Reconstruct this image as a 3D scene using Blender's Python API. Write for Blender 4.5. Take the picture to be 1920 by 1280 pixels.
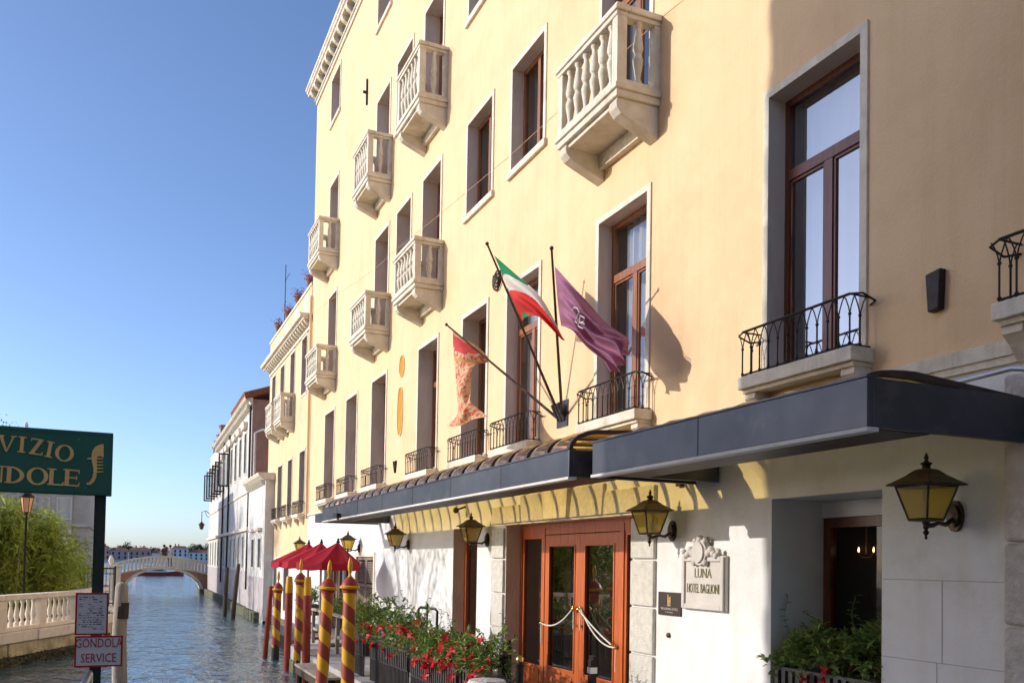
import bpy, bmesh, math, random
from mathutils import Vector, Matrix, Euler
R = math.radians
for o in list(bpy.data.objects): bpy.data.objects.remove(o)
sc = bpy.context.scene
C = sc.collection
# ------------------------------------------------------------------ camera
EYE = 1.7
FPX, YAW, PITCH, ROLL, CYP = 1664.74, -.4129059, -.02895455, .01697882, 1008.347
def _rot(y, p, r):
    cy, sy, cp, sp, cr, sr = math.cos(y), math.sin(y), math.cos(p), math.sin(p), math.cos(r), math.sin(r)
    return Matrix(((cr, -sr, 0), (sr, cr, 0), (0, 0, 1))) @ Matrix(((1, 0, 0), (0, cp, -sp), (0, sp, cp))) @ Matrix(((cy, 0, sy), (0, 1, 0), (-sy, 0, cy)))
RM = _rot(YAW, PITCH, ROLL)
def axis(i): return Vector((RM[i][0], RM[i][2], -RM[i][1]))
rt, dn, fw = axis(0), axis(1), axis(2)
cam = bpy.data.cameras.new('camera'); cam_o = bpy.data.objects.new('camera', cam); C.objects.link(cam_o)
m = Matrix((rt, -dn, -fw)).transposed().to_4x4(); m.translation = (0, 0, EYE); cam_o.matrix_world = m
cam.sensor_width = 36; cam.lens = FPX / 1920 * 36; cam.shift_y = (CYP - 640) / 1920
cam.clip_start = .05; cam.clip_end = 9000
sc.camera = cam_o
def ray(x, y):
    c = Vector(((x - 960) / FPX, (y - CYP) / FPX, 1)); return rt * c.x + dn * c.y + fw * c.z
def onX(x, y, d): r = ray(x, y); p = r * (d / r.x); return Vector((p.x, p.y, p.z + EYE))
def onY(x, y, s): r = ray(x, y); p = r * (s / r.y); return Vector((p.x, p.y, p.z + EYE))
# ------------------------------------------------------------------ world, sun, exposure
TO_SUN = Vector((-1, .36, .375)).normalized()
ELEV = math.asin(TO_SUN.z)
w = bpy.data.worlds.new('World'); sc.world = w; w.use_nodes = True
nt = w.node_tree; bg = nt.nodes['Background']
sky = nt.nodes.new('ShaderNodeTexSky'); sky.sky_type = 'NISHITA'; sky.sun_disc = False
sky.sun_elevation = ELEV; sky.sun_rotation = math.atan2(TO_SUN.x, TO_SUN.y)
sky.air_density = .7; sky.dust_density = 1.0; sky.ozone_density = 4.0; sky.altitude = 0
tint = nt.nodes.new('ShaderNodeMix'); tint.data_type = 'RGBA'; tint.blend_type = 'MULTIPLY'; tint.inputs[0].default_value = 1; tint.inputs[7].default_value = (1.06, .99, .97, 1)
nt.links.new(sky.outputs[0], tint.inputs[6]); nt.links.new(tint.outputs[2], bg.inputs[0]); bg.inputs[1].default_value = .15
sun = bpy.data.lights.new('sun', 'SUN'); sun.energy = 2.0; sun.angle = R(.45); sun.color = (1, .95, .87)
sun_o = bpy.data.objects.new('sun', sun); C.objects.link(sun_o); sun_o.location = TO_SUN * 60
sun_o.rotation_euler = (-TO_SUN).to_track_quat('-Z', 'Y').to_euler()
sc.view_settings.view_transform = 'Standard'; sc.view_settings.look = 'None'
sc.view_settings.gamma = 1; sc.view_settings.exposure = .82; sc.view_settings.use_curve_mapping = False
sc.render.engine = 'CYCLES'
sc.cycles.max_bounces = 8; sc.cycles.diffuse_bounces = 4; sc.cycles.glossy_bounces = 4
sc.cycles.transparent_max_bounces = 12; sc.cycles.transmission_bounces = 6
sc.cycles.caustics_reflective = False; sc.cycles.caustics_refractive = False
sc.cycles.use_denoising = True; sc.cycles.sample_clamp_indirect = 6
# ------------------------------------------------------------------ materials
MATS = {}
def N(nt, t, **k):
    n = nt.nodes.new(t)
    for a, v in k.items(): setattr(n, a, v)
    return n
def surf(name, c1, c2=None, scale=3, rough=.8, metal=0, bump=0, bscale=30, stretch=(1, 1, 1), spec=.3, detail=6, contrast=(.35, .65), c3=None, s3=.5, streak=0):
    if name in MATS: return MATS[name]
    mt = bpy.data.materials.new(name); mt.use_nodes = True; nt = mt.node_tree; b = nt.nodes['Principled BSDF']
    b.inputs['Roughness'].default_value = rough; b.inputs['Metallic'].default_value = metal; b.inputs['Specular IOR Level'].default_value = spec
    tc = N(nt, 'ShaderNodeTexCoord'); mp = N(nt, 'ShaderNodeMapping'); mp.inputs['Scale'].default_value = stretch
    nt.links.new(tc.outputs['Object'], mp.inputs[0])
    col = None
    if c2:
        no = N(nt, 'ShaderNodeTexNoise'); no.inputs['Scale'].default_value = scale; no.inputs['Detail'].default_value = detail
        no.inputs['Roughness'].default_value = .6
        nt.links.new(mp.outputs[0], no.inputs['Vector'])
        rp = N(nt, 'ShaderNodeValToRGB'); rp.color_ramp.elements[0].position = contrast[0]; rp.color_ramp.elements[1].position = contrast[1]
        rp.color_ramp.elements[0].color = (*c1, 1); rp.color_ramp.elements[1].color = (*c2, 1)
        nt.links.new(no.outputs['Fac'], rp.inputs[0]); col = rp.outputs[0]
        if c3:
            n3 = N(nt, 'ShaderNodeTexNoise'); n3.inputs['Scale'].default_value = s3; n3.inputs['Detail'].default_value = 8; n3.inputs['Roughness'].default_value = .7
            nt.links.new(mp.outputs[0], n3.inputs['Vector'])
            r3 = N(nt, 'ShaderNodeValToRGB'); r3.color_ramp.elements[0].position = .52; r3.color_ramp.elements[1].position = .72
            nt.links.new(n3.outputs['Fac'], r3.inputs[0])
            mx = N(nt, 'ShaderNodeMix', data_type='RGBA'); nt.links.new(r3.outputs[0], mx.inputs[0]); nt.links.new(col, mx.inputs[6]); mx.inputs[7].default_value = (*c3, 1)
            col = mx.outputs[2]
        if streak:                                     # rain streaks running down the wall
            m4 = N(nt, 'ShaderNodeMapping'); m4.inputs['Scale'].default_value = (1.5, 2.6, .16); nt.links.new(tc.outputs['Object'], m4.inputs[0])
            n4 = N(nt, 'ShaderNodeTexNoise'); n4.inputs['Scale'].default_value = 1.6; n4.inputs['Detail'].default_value = 9; n4.inputs['Roughness'].default_value = .72; nt.links.new(m4.outputs[0], n4.inputs['Vector'])
            r4 = N(nt, 'ShaderNodeValToRGB'); r4.color_ramp.elements[0].position = .50; r4.color_ramp.elements[1].position = .74; k_ = 1 - streak
            r4.color_ramp.elements[0].color = (1, 1, 1, 1); r4.color_ramp.elements[1].color = (k_, k_ * .97, k_ * .92, 1); nt.links.new(n4.outputs['Fac'], r4.inputs[0])
            x4 = N(nt, 'ShaderNodeMix', data_type='RGBA', blend_type='MULTIPLY'); x4.inputs[0].default_value = 1; nt.links.new(col, x4.inputs[6]); nt.links.new(r4.outputs[0], x4.inputs[7]); col = x4.outputs[2]
        nt.links.new(col, b.inputs['Base Color'])
    else: b.inputs['Base Color'].default_value = (*c1, 1)
    if bump:
        n2 = N(nt, 'ShaderNodeTexNoise'); n2.inputs['Scale'].default_value = bscale; n2.inputs['Detail'].default_value = 5
        nt.links.new(mp.outputs[0], n2.inputs['Vector'])
        bp = N(nt, 'ShaderNodeBump'); bp.inputs['Strength'].default_value = bump; bp.inputs['Distance'].default_value = .02
        nt.links.new(n2.outputs['Fac'], bp.inputs['Height']); nt.links.new(bp.outputs[0], b.inputs['Normal'])
    MATS[name] = mt; return mt
yellow = surf('yellow plaster', (.765, .545, .315), (.82, .595, .355), 1.3, .9, bump=.25, bscale=45, c3=(.71, .495, .28), s3=.55, contrast=(.3, .7), streak=.07)
yellow2 = surf('aged yellow plaster', (.76, .54, .31), (.84, .61, .365), 1.1, .9, bump=.25, bscale=40, c3=(.63, .47, .29), s3=.4, contrast=(.3, .7), streak=.14)
white = surf('white plaster', (.72, .70, .67), (.80, .79, .77), 1.4, .88, bump=.2, bscale=30, c3=(.64, .60, .54), s3=.8, streak=.05)
stone = surf('istrian stone', (.68, .61, .48), (.80, .73, .60), 4, .75, bump=.35, bscale=40, c3=(.52, .45, .35), s3=1.6, streak=.30)
stone_d = surf('weathered bounce-lit jamb stone', (.74, .60, .48), (.86, .72, .60), 2.2, .8, bump=.4, bscale=30, stretch=(1, 1, .35), c3=(.60, .48, .38), s3=1.2)  # base colour raised and warmed to stand for light bounced inside the reveals
rough_stone = surf('rough ashlar', (.50, .44, .38), (.64, .58, .52), 9, .9, bump=1, bscale=22)
pier_stone = surf('bush hammered stone', (.58, .54, .47), (.70, .66, .58), 14, .9, bump=.8, bscale=60)
bank_stone = surf('tidal stone', (.56, .45, .26), (.74, .62, .40), 3, .9, bump=.9, bscale=14, c3=(.30, .26, .14), s3=1)
algae = surf('algae covered stone', (.08, .085, .05), (.22, .20, .12), 6, .85, bump=1, bscale=18)
wood_r = surf('red brown varnished wood', (.42, .085, .022), (.58, .15, .038), 3, .36, bump=.08, bscale=20, stretch=(6, 6, .5), spec=.5)
wood_d = surf('dark window wood', (.11, .032, .018), (.19, .06, .03), 3, .35, stretch=(6, 6, .5), spec=.5)
wood_b = surf('brown window wood', (.22, .085, .035), (.34, .14, .06), 3, .4, stretch=(6, 6, .5), spec=.4)
iron = surf('black iron', (.018, .015, .014), (.04, .03, .025), 12, .5, .4, bump=.1)
bronze = surf('dark bronze', (.04, .026, .018), (.10, .065, .04), 14, .45, .6, bump=.15, bscale=50)
brass = surf('brass', (.65, .42, .12), None, rough=.3, metal=1)
steel = surf('steel', (.6, .6, .6), None, rough=.35, metal=1)
grey_metal = surf('grey painted sheet metal', (.060, .060, .070), (.095, .095, .105), 1.2, .36, .5, bump=.05, bscale=1.6, c3=(.12, .115, .11), s3=2.5)
rib_brown = surf('brown rib', (.045, .025, .018), (.08, .05, .035), 5, .5)
pale_trim = surf('pale trim', (.62, .58, .52), (.7, .67, .62), 5, .6)
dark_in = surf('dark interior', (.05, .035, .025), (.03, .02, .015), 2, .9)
cloth_w = surf('sheer white curtain', (.75, .75, .76), (.66, .66, .68), 3, .9, stretch=(1, 8, .2))
cloth_b = surf('striped beige curtain', (.30, .22, .15), (.55, .46, .34), 9, .9, stretch=(1, 3, .05))
red_cloth = surf('red canvas', (.44, .012, .03), (.52, .02, .04), 3, .75, bump=.1, bscale=40)
maroon = surf('maroon paint', (.30, .042, .022), (.37, .058, .03), 5, .4, bump=.1, c3=(.22, .03, .02), s3=3)
gold = surf('yellow ochre paint', (.68, .33, .012), (.75, .40, .02), 5, .4, bump=.08, c3=(.55, .27, .02), s3=3)
pale_wood = surf('weathered grey timber', (.30, .25, .19), (.46, .40, .32), 2, .85, bump=.6, bscale=12, stretch=(8, 8, .8))
dark_wood = surf('tarred timber', (.05, .035, .025), (.10, .07, .05), 3, .8, bump=.6, bscale=12, stretch=(6, 6, .6))
leaf_g = surf('green leaf', (.09, .16, .035), (.18, .27, .07), 25, .45, spec=.4)
leaf_y = surf('fresh leaf', (.24, .34, .06), (.38, .46, .12), 25, .45, spec=.4)
leaf_b = surf('bamboo leaf', (.38, .47, .07), (.54, .60, .13), 6, .5)
leaf_b2 = surf('deep bamboo leaf', (.22, .30, .05), (.38, .42, .09), 6, .5)
leaf_far = surf('distant foliage', (.035, .07, .022), (.08, .12, .04), 3, .8)
petal = surf('red petal', (.55, .010, .014), (.65, .03, .03), 20, .5)
pink = surf('pink blossom', (.50, .03, .12), (.65, .08, .2), 20, .6)
tile = surf('terracotta roof tile', (.22, .075, .04), (.36, .13, .075), 6, .85, bump=.4)
pink_pl = surf('dusty pink plaster', (.36, .20, .16), (.43, .25, .20), 2, .9, bump=.3, c3=(.30, .17, .14), s3=.6)
pale_pl = surf('pale weathered plaster', (.62, .60, .56), (.75, .72, .67), 1.2, .9, bump=.3, c3=(.46, .40, .36), s3=.7, streak=.45)
damp = surf('damp flaking wall', (.40, .36, .36), (.56, .50, .47), 4, .9, bump=.7, bscale=16, c3=(.34, .20, .15), s3=3)
grey_st = surf('grey stone facade', (.44, .41, .38), (.55, .52, .48), 2, .85, bump=.3)
paving = surf('quay paving', (.36, .34, .31), (.46, .44, .40), 3, .8, bump=.3)
sand = surf('bank ground', (.42, .36, .27), (.52, .45, .34), 2, .9, bump=.4)
brick = surf('red brick', (.42, .20, .12), (.54, .28, .18), 8, .9, bump=.6, bscale=30)
green_p = surf('dark green paint', (.014, .10, .052), (.019, .12, .064), 3, .4, bump=.05)
gold_l = surf('gold leaf lettering', (.78, .46, .13), (.85, .55, .19), 8, .45)
red_p = surf('red sign paint', (.40, .012, .016), None, rough=.5)
sign_w = surf('white enamel', (.60, .56, .54), (.66, .62, .60), 3, .5)
ink = surf('grey print', (.10, .10, .12), None, rough=.7)
skin = surf('skin', (.45, .27, .19), None, rough=.6)
rope_w = surf('white rope', (.72, .68, .60), (.62, .58, .5), 40, .8)
black_pl = surf('black ribbed plastic', (.040, .036, .036), (.065, .060, .058), 8, .38, spec=.6)
terracotta = surf('orange glaze', (.52, .22, .012), (.60, .28, .02), 3, .7)
def glass_mat(name, tint, refl=.12, rough=.02, wav=0):
    mt = bpy.data.materials.new(name); mt.use_nodes = True; nt = mt.node_tree; nt.nodes.remove(nt.nodes['Principled BSDF'])
    out = nt.nodes['Material Output']
    tr = N(nt, 'ShaderNodeBsdfTransparent'); tr.inputs[0].default_value = (*tint, 1)
    gl = N(nt, 'ShaderNodeBsdfGlossy'); gl.inputs['Roughness'].default_value = rough
    fr = N(nt, 'ShaderNodeLayerWeight'); fr.inputs[0].default_value = .5
    pw = N(nt, 'ShaderNodeMath', operation='POWER'); pw.inputs[1].default_value = 4; nt.links.new(fr.outputs['Facing'], pw.inputs[0])
    ad = N(nt, 'ShaderNodeMath', operation='ADD'); ad.use_clamp = True; ad.inputs[1].default_value = refl + .04
    mx = N(nt, 'ShaderNodeMixShader'); nt.links.new(pw.outputs[0], ad.inputs[0]); nt.links.new(ad.outputs[0], mx.inputs[0])
    nt.links.new(tr.outputs[0], mx.inputs[1]); nt.links.new(gl.outputs[0], mx.inputs[2]); nt.links.new(mx.outputs[0], out.inputs[0])
    if wav:
        tc = N(nt, 'ShaderNodeTexCoord'); no = N(nt, 'ShaderNodeTexNoise'); no.inputs['Scale'].default_value = 1.5
        nt.links.new(tc.outputs['Object'], no.inputs['Vector']); bp = N(nt, 'ShaderNodeBump'); bp.inputs['Strength'].default_value = wav; bp.inputs['Distance'].default_value = .02
        nt.links.new(no.outputs['Fac'], bp.inputs['Height']); nt.links.new(bp.outputs[0], gl.inputs['Normal'])
    return mt
glass = glass_mat('window glass', (.75, .78, .80), .14, .015, .04)
coated = glass_mat('coated window glass', (.7, .75, .8), .42, .015, .04)
door_glass = glass_mat('door glass', (.6, .6, .58), .24, .015, .03)
amber = glass_mat('amber acrylic', (.95, .70, .24), .03, .2)
lamp_glass = glass_mat('amber lantern glass', (.80, .66, .22), .03, .15)
# amber panes also scatter light a little
def add_translucent(mt, col, fac):
    nt = mt.node_tree; out = nt.nodes['Material Output']; src = out.inputs[0].links[0].from_socket
    d = N(nt, 'ShaderNodeBsdfTranslucent'); d.inputs[0].default_value = (*col, 1)
    d2 = N(nt, 'ShaderNodeBsdfDiffuse'); d2.inputs[0].default_value = (*col, 1)
    m2 = N(nt, 'ShaderNodeMixShader'); m2.inputs[0].default_value = .5; nt.links.new(d.outputs[0], m2.inputs[1]); nt.links.new(d2.outputs[0], m2.inputs[2])
    mx = N(nt, 'ShaderNodeMixShader'); mx.inputs[0].default_value = fac
    nt.links.new(src, mx.inputs[1]); nt.links.new(m2.outputs[0], mx.inputs[2]); nt.links.new(mx.outputs[0], out.inputs[0])
add_translucent(amber, (.75, .45, .08), .16); add_translucent(lamp_glass, (.80, .62, .14), .28)
def leafify(mt, fac=.35):
    nt = mt.node_tree; out = nt.nodes['Material Output']; b = nt.nodes['Principled BSDF']
    t = N(nt, 'ShaderNodeBsdfTranslucent')
    if b.inputs['Base Color'].links: nt.links.new(b.inputs['Base Color'].links[0].from_socket, t.inputs[0])
    mx = N(nt, 'ShaderNodeMixShader'); mx.inputs[0].default_value = fac
    nt.links.new(b.outputs[0], mx.inputs[1]); nt.links.new(t.outputs[0], mx.inputs[2]); nt.links.new(mx.outputs[0], out.inputs[0])
for q in (leaf_g, leaf_y, petal, pink, red_cloth): leafify(q, .3)
for q in (leaf_b, leaf_b2): leafify(q, .5)
def water_mat():
    mt = bpy.data.materials.new('canal water'); mt.use_nodes = True; nt = mt.node_tree; b = nt.nodes['Principled BSDF']
    b.inputs['Base Color'].default_value = (.09, .155, .18, 1); b.inputs['Roughness'].default_value = .04; b.inputs['IOR'].default_value = 1.42
    b.inputs['Specular IOR Level'].default_value = .6
    g = N(nt, 'ShaderNodeNewGeometry'); mp = N(nt, 'ShaderNodeMapping'); mp.inputs['Scale'].default_value = (1, .55, 1); mp.inputs['Rotation'].default_value = (0, 0, .35)
    nt.links.new(g.outputs['Position'], mp.inputs[0])
    hs = None
    for sc_, st in ((.6, .8), (1.9, .6), (5.0, .24), (13, .06)):
        no = N(nt, 'ShaderNodeTexNoise'); no.inputs['Scale'].default_value = sc_; no.inputs['Detail'].default_value = 3; no.inputs['Distortion'].default_value = .6
        nt.links.new(mp.outputs[0], no.inputs['Vector'])
        ml = N(nt, 'ShaderNodeMath', operation='MULTIPLY'); ml.inputs[1].default_value = st; nt.links.new(no.outputs['Fac'], ml.inputs[0])
        if hs is None: hs = ml.outputs[0]
        else:
            ad = N(nt, 'ShaderNodeMath', operation='ADD'); nt.links.new(hs, ad.inputs[0]); nt.links.new(ml.outputs[0], ad.inputs[1]); hs = ad.outputs[0]
    bp = N(nt, 'ShaderNodeBump'); bp.inputs['Strength'].default_value = 1; bp.inputs['Distance'].default_value = .17
    nt.links.new(hs, bp.inputs['Height']); nt.links.new(bp.outputs[0], b.inputs['Normal'])
    return mt
water = water_mat()
STRIPE_DIR = 1
def stripe_mat(name, pitch, zlow, phase):
    mt = bpy.data.materials.new(name); mt.use_nodes = True; nt = mt.node_tree; b = nt.nodes['Principled BSDF']
    b.inputs['Roughness'].default_value = .42
    tc = N(nt, 'ShaderNodeTexCoord'); sp = N(nt, 'ShaderNodeSeparateXYZ'); nt.links.new(tc.outputs['Object'], sp.inputs[0])
    at = N(nt, 'ShaderNodeMath', operation='ARCTAN2'); nt.links.new(sp.outputs[1], at.inputs[0]); nt.links.new(sp.outputs[0], at.inputs[1])
    a2 = N(nt, 'ShaderNodeMath', operation='DIVIDE'); a2.inputs[1].default_value = 2 * math.pi; nt.links.new(at.outputs[0], a2.inputs[0])
    zz = N(nt, 'ShaderNodeMath', operation='DIVIDE'); zz.inputs[1].default_value = pitch; nt.links.new(sp.outputs[2], zz.inputs[0])
    ad = N(nt, 'ShaderNodeMath', operation='ADD'); ng = N(nt, 'ShaderNodeMath', operation='MULTIPLY'); ng.inputs[1].default_value = STRIPE_DIR; nt.links.new(a2.outputs[0], ng.inputs[0]); nt.links.new(ng.outputs[0], ad.inputs[0]); nt.links.new(zz.outputs[0], ad.inputs[1])
    ph = N(nt, 'ShaderNodeMath', operation='ADD'); ph.inputs[1].default_value = phase + 20; nt.links.new(ad.outputs[0], ph.inputs[0])
    fr = N(nt, 'ShaderNodeMath', operation='FRACT'); nt.links.new(ph.outputs[0], fr.inputs[0])
    gt = N(nt, 'ShaderNodeMath', operation='GREATER_THAN'); gt.inputs[1].default_value = .5; nt.links.new(fr.outputs[0], gt.inputs[0])
    no = N(nt, 'ShaderNodeTexNoise'); no.inputs['Scale'].default_value = 6; no.inputs['Detail'].default_value = 8; nt.links.new(tc.outputs['Object'], no.inputs['Vector'])
    mx = N(nt, 'ShaderNodeMix', data_type='RGBA'); mx.inputs[6].default_value = (.34, .05, .026, 1); mx.inputs[7].default_value = (.74, .37, .012, 1); nt.links.new(gt.outputs[0], mx.inputs[0])
    # weathering and the dark tidal zone
    rp = N(nt, 'ShaderNodeValToRGB'); rp.color_ramp.elements[0].position = .58; rp.color_ramp.elements[1].position = .75; nt.links.new(no.outputs['Fac'], rp.inputs[0])
    m2 = N(nt, 'ShaderNodeMix', data_type='RGBA'); nt.links.new(mx.outputs[2], m2.inputs[6]); m2.inputs[7].default_value = (.16, .05, .025, 1)
    mm = N(nt, 'ShaderNodeMath', operation='MULTIPLY'); mm.inputs[1].default_value = .6; nt.links.new(rp.outputs[0], mm.inputs[0]); nt.links.new(mm.outputs[0], m2.inputs[0])
    za = N(nt, 'ShaderNodeMath', operation='MULTIPLY_ADD'); za.inputs[1].default_value = .35; nt.links.new(no.outputs['Fac'], za.inputs[0]); nt.links.new(sp.outputs[2], za.inputs[2])
    lt = N(nt, 'ShaderNodeMath', operation='LESS_THAN'); lt.inputs[1].default_value = zlow + .17; nt.links.new(za.outputs[0], lt.inputs[0])
    m3 = N(nt, 'ShaderNodeMix', data_type='RGBA'); nt.links.new(lt.outputs[0], m3.inputs[0]); nt.links.new(m2.outputs[2], m3.inputs[6]); m3.inputs[7].default_value = (.03, .03, .022, 1)
    nt.links.new(m3.outputs[2], b.inputs['Base Color'])
    bp = N(nt, 'ShaderNodeBump'); bp.inputs['Strength'].default_value = .15; bp.inputs['Distance'].default_value = .02; nt.links.new(no.outputs['Fac'], bp.inputs['Height']); nt.links.new(bp.outputs[0], b.inputs['Normal'])
    return mt
# ------------------------------------------------------------------ mesh helpers
class MB:
    def __init__(s): s.v = []; s.f = []; s.mi = []
    def add(s, vs, fs, mi=0):
        b = len(s.v); s.v += [tuple(p) for p in vs]; s.f += [tuple(b + i for i in f) for f in fs]; s.mi += [mi] * len(fs); return s
    def box(s, x0, x1, y0, y1, z0, z1, mi=0):
        if x0 > x1: x0, x1 = x1, x0
        if y0 > y1: y0, y1 = y1, y0
        if z0 > z1: z0, z1 = z1, z0
        return s.add([(x0, y0, z0), (x1, y0, z0), (x1, y1, z0), (x0, y1, z0), (x0, y0, z1), (x1, y0, z1), (x1, y1, z1), (x0, y1, z1)],
                     [(0, 3, 2, 1), (4, 5, 6, 7), (0, 1, 5, 4), (1, 2, 6, 5), (2, 3, 7, 6), (3, 0, 4, 7)], mi)
    def quad(s, a, b, c, d, mi=0): return s.add([a, b, c, d], [(0, 1, 2, 3)], mi)
    def lathe(s, prof, n=12, c=(0, 0, 0), mi=0):
        vs = []; fs = []
        for r, z in prof:
            for k in range(n):
                a = 2 * math.pi * k / n; vs.append((c[0] + r * math.cos(a), c[1] + r * math.sin(a), c[2] + z))
        for i in range(len(prof) - 1):
            for k in range(n):
                k2 = (k + 1) % n; fs.append((i * n + k, i * n + k2, (i + 1) * n + k2, (i + 1) * n + k))
        fs.append(tuple(range(n - 1, -1, -1))); fs.append(tuple(range((len(prof) - 1) * n, len(prof) * n)))
        return s.add(vs, fs, mi)
    def tube(s, pts, r, n=6, mi=0, cap=True):
        pts = [Vector(p) for p in pts]; vs = []; fs = []
        rr = r if isinstance(r, (list, tuple)) else [r] * len(pts)
        t0 = (pts[1] - pts[0]).normalized(); up = Vector((0, 0, 1)) if abs(t0.z) < .9 else Vector((1, 0, 0))
        for i, p in enumerate(pts):
            t = (pts[min(i + 1, len(pts) - 1)] - pts[max(i - 1, 0)]).normalized()
            a = t.cross(up); a = a.normalized() if a.length > 1e-5 else Vector((1, 0, 0)); b = a.cross(t).normalized(); up = b
            for k in range(n):
                an = 2 * math.pi * k / n; vs.append(p + (a * math.cos(an) + b * math.sin(an)) * rr[i])
        for i in range(len(pts) - 1):
            for k in range(n):
                k2 = (k + 1) % n; fs.append((i * n + k, i * n + k2, (i + 1) * n + k2, (i + 1) * n + k))
        if cap: fs.append(tuple(range(n - 1, -1, -1))); fs.append(tuple(range((len(pts) - 1) * n, len(pts) * n)))
        return s.add(vs, fs, mi)
    def prism(s, poly, fn, t0, t1, mi=0):          # poly: 2-D points; fn(u, v, t) -> 3-D point
        n = len(poly); vs = [fn(u, v, t0) for u, v in poly] + [fn(u, v, t1) for u, v in poly]
        fs = [tuple(range(n - 1, -1, -1)), tuple(range(n, 2 * n))] + [(i, (i + 1) % n, n + (i + 1) % n, n + i) for i in range(n)]
        return s.add(vs, fs, mi)
    def ball(s, c, r, n=10, k=7, mi=0, sx=1, sz=1):
        return s.lathe([(max(r * math.sin(math.pi * i / k), 1e-4) * sx, -r * math.cos(math.pi * i / k) * sz) for i in range(k + 1)], n, c, mi)
    def mesh(s, name, mats, smooth=False):
        me = bpy.data.meshes.new(name); me.from_pydata(s.v, [], s.f)
        for q in (mats if isinstance(mats, (list, tuple)) else [mats]): me.materials.append(q)
        if any(s.mi): me.polygons.foreach_set('material_index', s.mi)
        bm = bmesh.new(); bm.from_mesh(me); bmesh.ops.recalc_face_normals(bm, faces=bm.faces); bm.to_mesh(me); bm.free()
        if smooth:
            me.polygons.foreach_set('use_smooth', [True] * len(me.polygons))
            try: me.set_sharp_from_angle(angle=R(40))
            except Exception: pass
        return me
    def build(s, name, mats, parent=None, smooth=False): return obj(name, s.mesh(name, mats, smooth), parent)
def obj(name, me, parent=None, loc=None, rot=None, scale=None):
    o = bpy.data.objects.new(name, me); C.objects.link(o)
    if parent: o.parent = parent
    if loc is not None: o.location = loc
    if rot is not None: o.rotation_euler = rot
    if scale is not None: o.scale = scale
    return o
def thing(name, label, cat, loc=(0, 0, 0), rz=0, group=None):
    o = bpy.data.objects.new(name, None); C.objects.link(o); o.location = loc; o.rotation_euler = (0, 0, rz); o.empty_display_size = .2
    return tag(o, label, cat, group)
def tag(o, label, cat, group=None):
    o['label'] = label; o['category'] = cat
    if group: o['group'] = group
    return o
def struct(o): o['kind'] = 'structure'; return o
def stuff(o): o['kind'] = 'stuff'; return o
def bevel(o, wd=.012, seg=2):
    md = o.modifiers.new('bevel', 'BEVEL'); md.width = wd; md.segments = seg; md.limit_method = 'ANGLE'; return o
def copy_tree(o, parent=None):
    c = o.copy(); C.objects.link(c); c.parent = parent
    for ch in [q for q in o.children]: copy_tree(ch, c)
    return c
def text_mesh(txt, size, mat, name, parent, origin, right, up, depth=.004, sx=1, align='CENTER'):
    cu = bpy.data.curves.new(name, 'FONT'); cu.body = txt; cu.size = size; cu.extrude = depth; cu.align_x = align; cu.resolution_u = 2
    t = bpy.data.objects.new('tmp', cu); C.objects.link(t); dg = bpy.context.evaluated_depsgraph_get(); dg.update()
    me = bpy.data.meshes.new_from_object(t.evaluated_get(dg)); bpy.data.objects.remove(t)
    me.materials.clear(); me.materials.append(mat); me.name = name
    r, u = Vector(right), Vector(up); n = r.cross(u)
    mt = Matrix((r * sx, u, n)).transposed().to_4x4(); mt.translation = origin; me.transform(mt)
    return obj(name, me, parent)
D, GQ, ZW = 6.1, -.45, -1.1
# ================================================================== SETTING
struct(MB().quad((-3000, -400, ZW), (3000, -400, ZW), (3000, 6000, ZW), (-3000, 6000, ZW)).build('water', water))
# hotel quay
qm = MB().box(3.95, D + .2, -12, 23.2, -2.4, GQ); qm.box(4.9, D + .2, 23.2, 30.5, -2.4, GQ - .004)
struct(qm.build('quay', paving))
qa = MB(); qa.box(3.925, 3.96, -12, 23.2, -1.6, -.78); qa.box(4.875, 4.91, 23.2, 30.5, -1.6, -.78); qa.box(D - .03, D + .01, 30.5, 40.2, -1.6, -.72); struct(qa.build('quay_tide_band', algae))
# left bank
EDGE = [(-60, -40), (-8.7, -40), (-8.7, 13.6), (-6.6, 17), (-4.9, 20.6), (-2.8, 25.4), (-1.25, 29), (-.42, 34), (-.22, 37), (-.15, 96), (-60, 96)]
bk = MB(); bk.prism(EDGE, lambda u, v, t: (u, v, t), -3, -.22); struct(bk.build('bank', sand))
# ================================================================== HOTEL
def wall_sheet(mb, x, s0, s1, z0, z1, holes, mi=0):
    ys = sorted({s0, s1} | {min(max(h[i], s0), s1) for h in holes for i in (0, 1)}); zs = sorted({z0, z1} | {min(max(h[i], z0), z1) for h in holes for i in (2, 3)})
    for a, b in zip(ys, ys[1:]):
        for c, d in zip(zs, zs[1:]):
            y, z = (a + b) / 2, (c + d) / 2
            if any(h[0] < y < h[1] and h[2] < z < h[3] for h in holes): continue
            mb.quad((x, a, c), (x, b, c), (x, b, d), (x, a, d), mi)
hotel = thing('hotel_building', 'tall yellow stuccoed hotel with white ground floor, stone balconies and tall windows', 'building', (0, 0, 0))
ROW2 = [(6.01, 7.44, 6.71), (9.63, 11.07, 6.63), (12.89, 14.35, 6.63), (15.15, 16.58, 6.63), (17.98, 19.47, 6.63), (22.05, 23.6, 6.63), (25.15, 26.63, 6.63), (28.15, 29.7, 6.63), (3.02, 4.48, 6.63)]
WIN = []                                          # outer rectangle, kind
for a, b, t in ROW2: WIN.append((a, b, 3.66, t, 'tall'))
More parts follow.
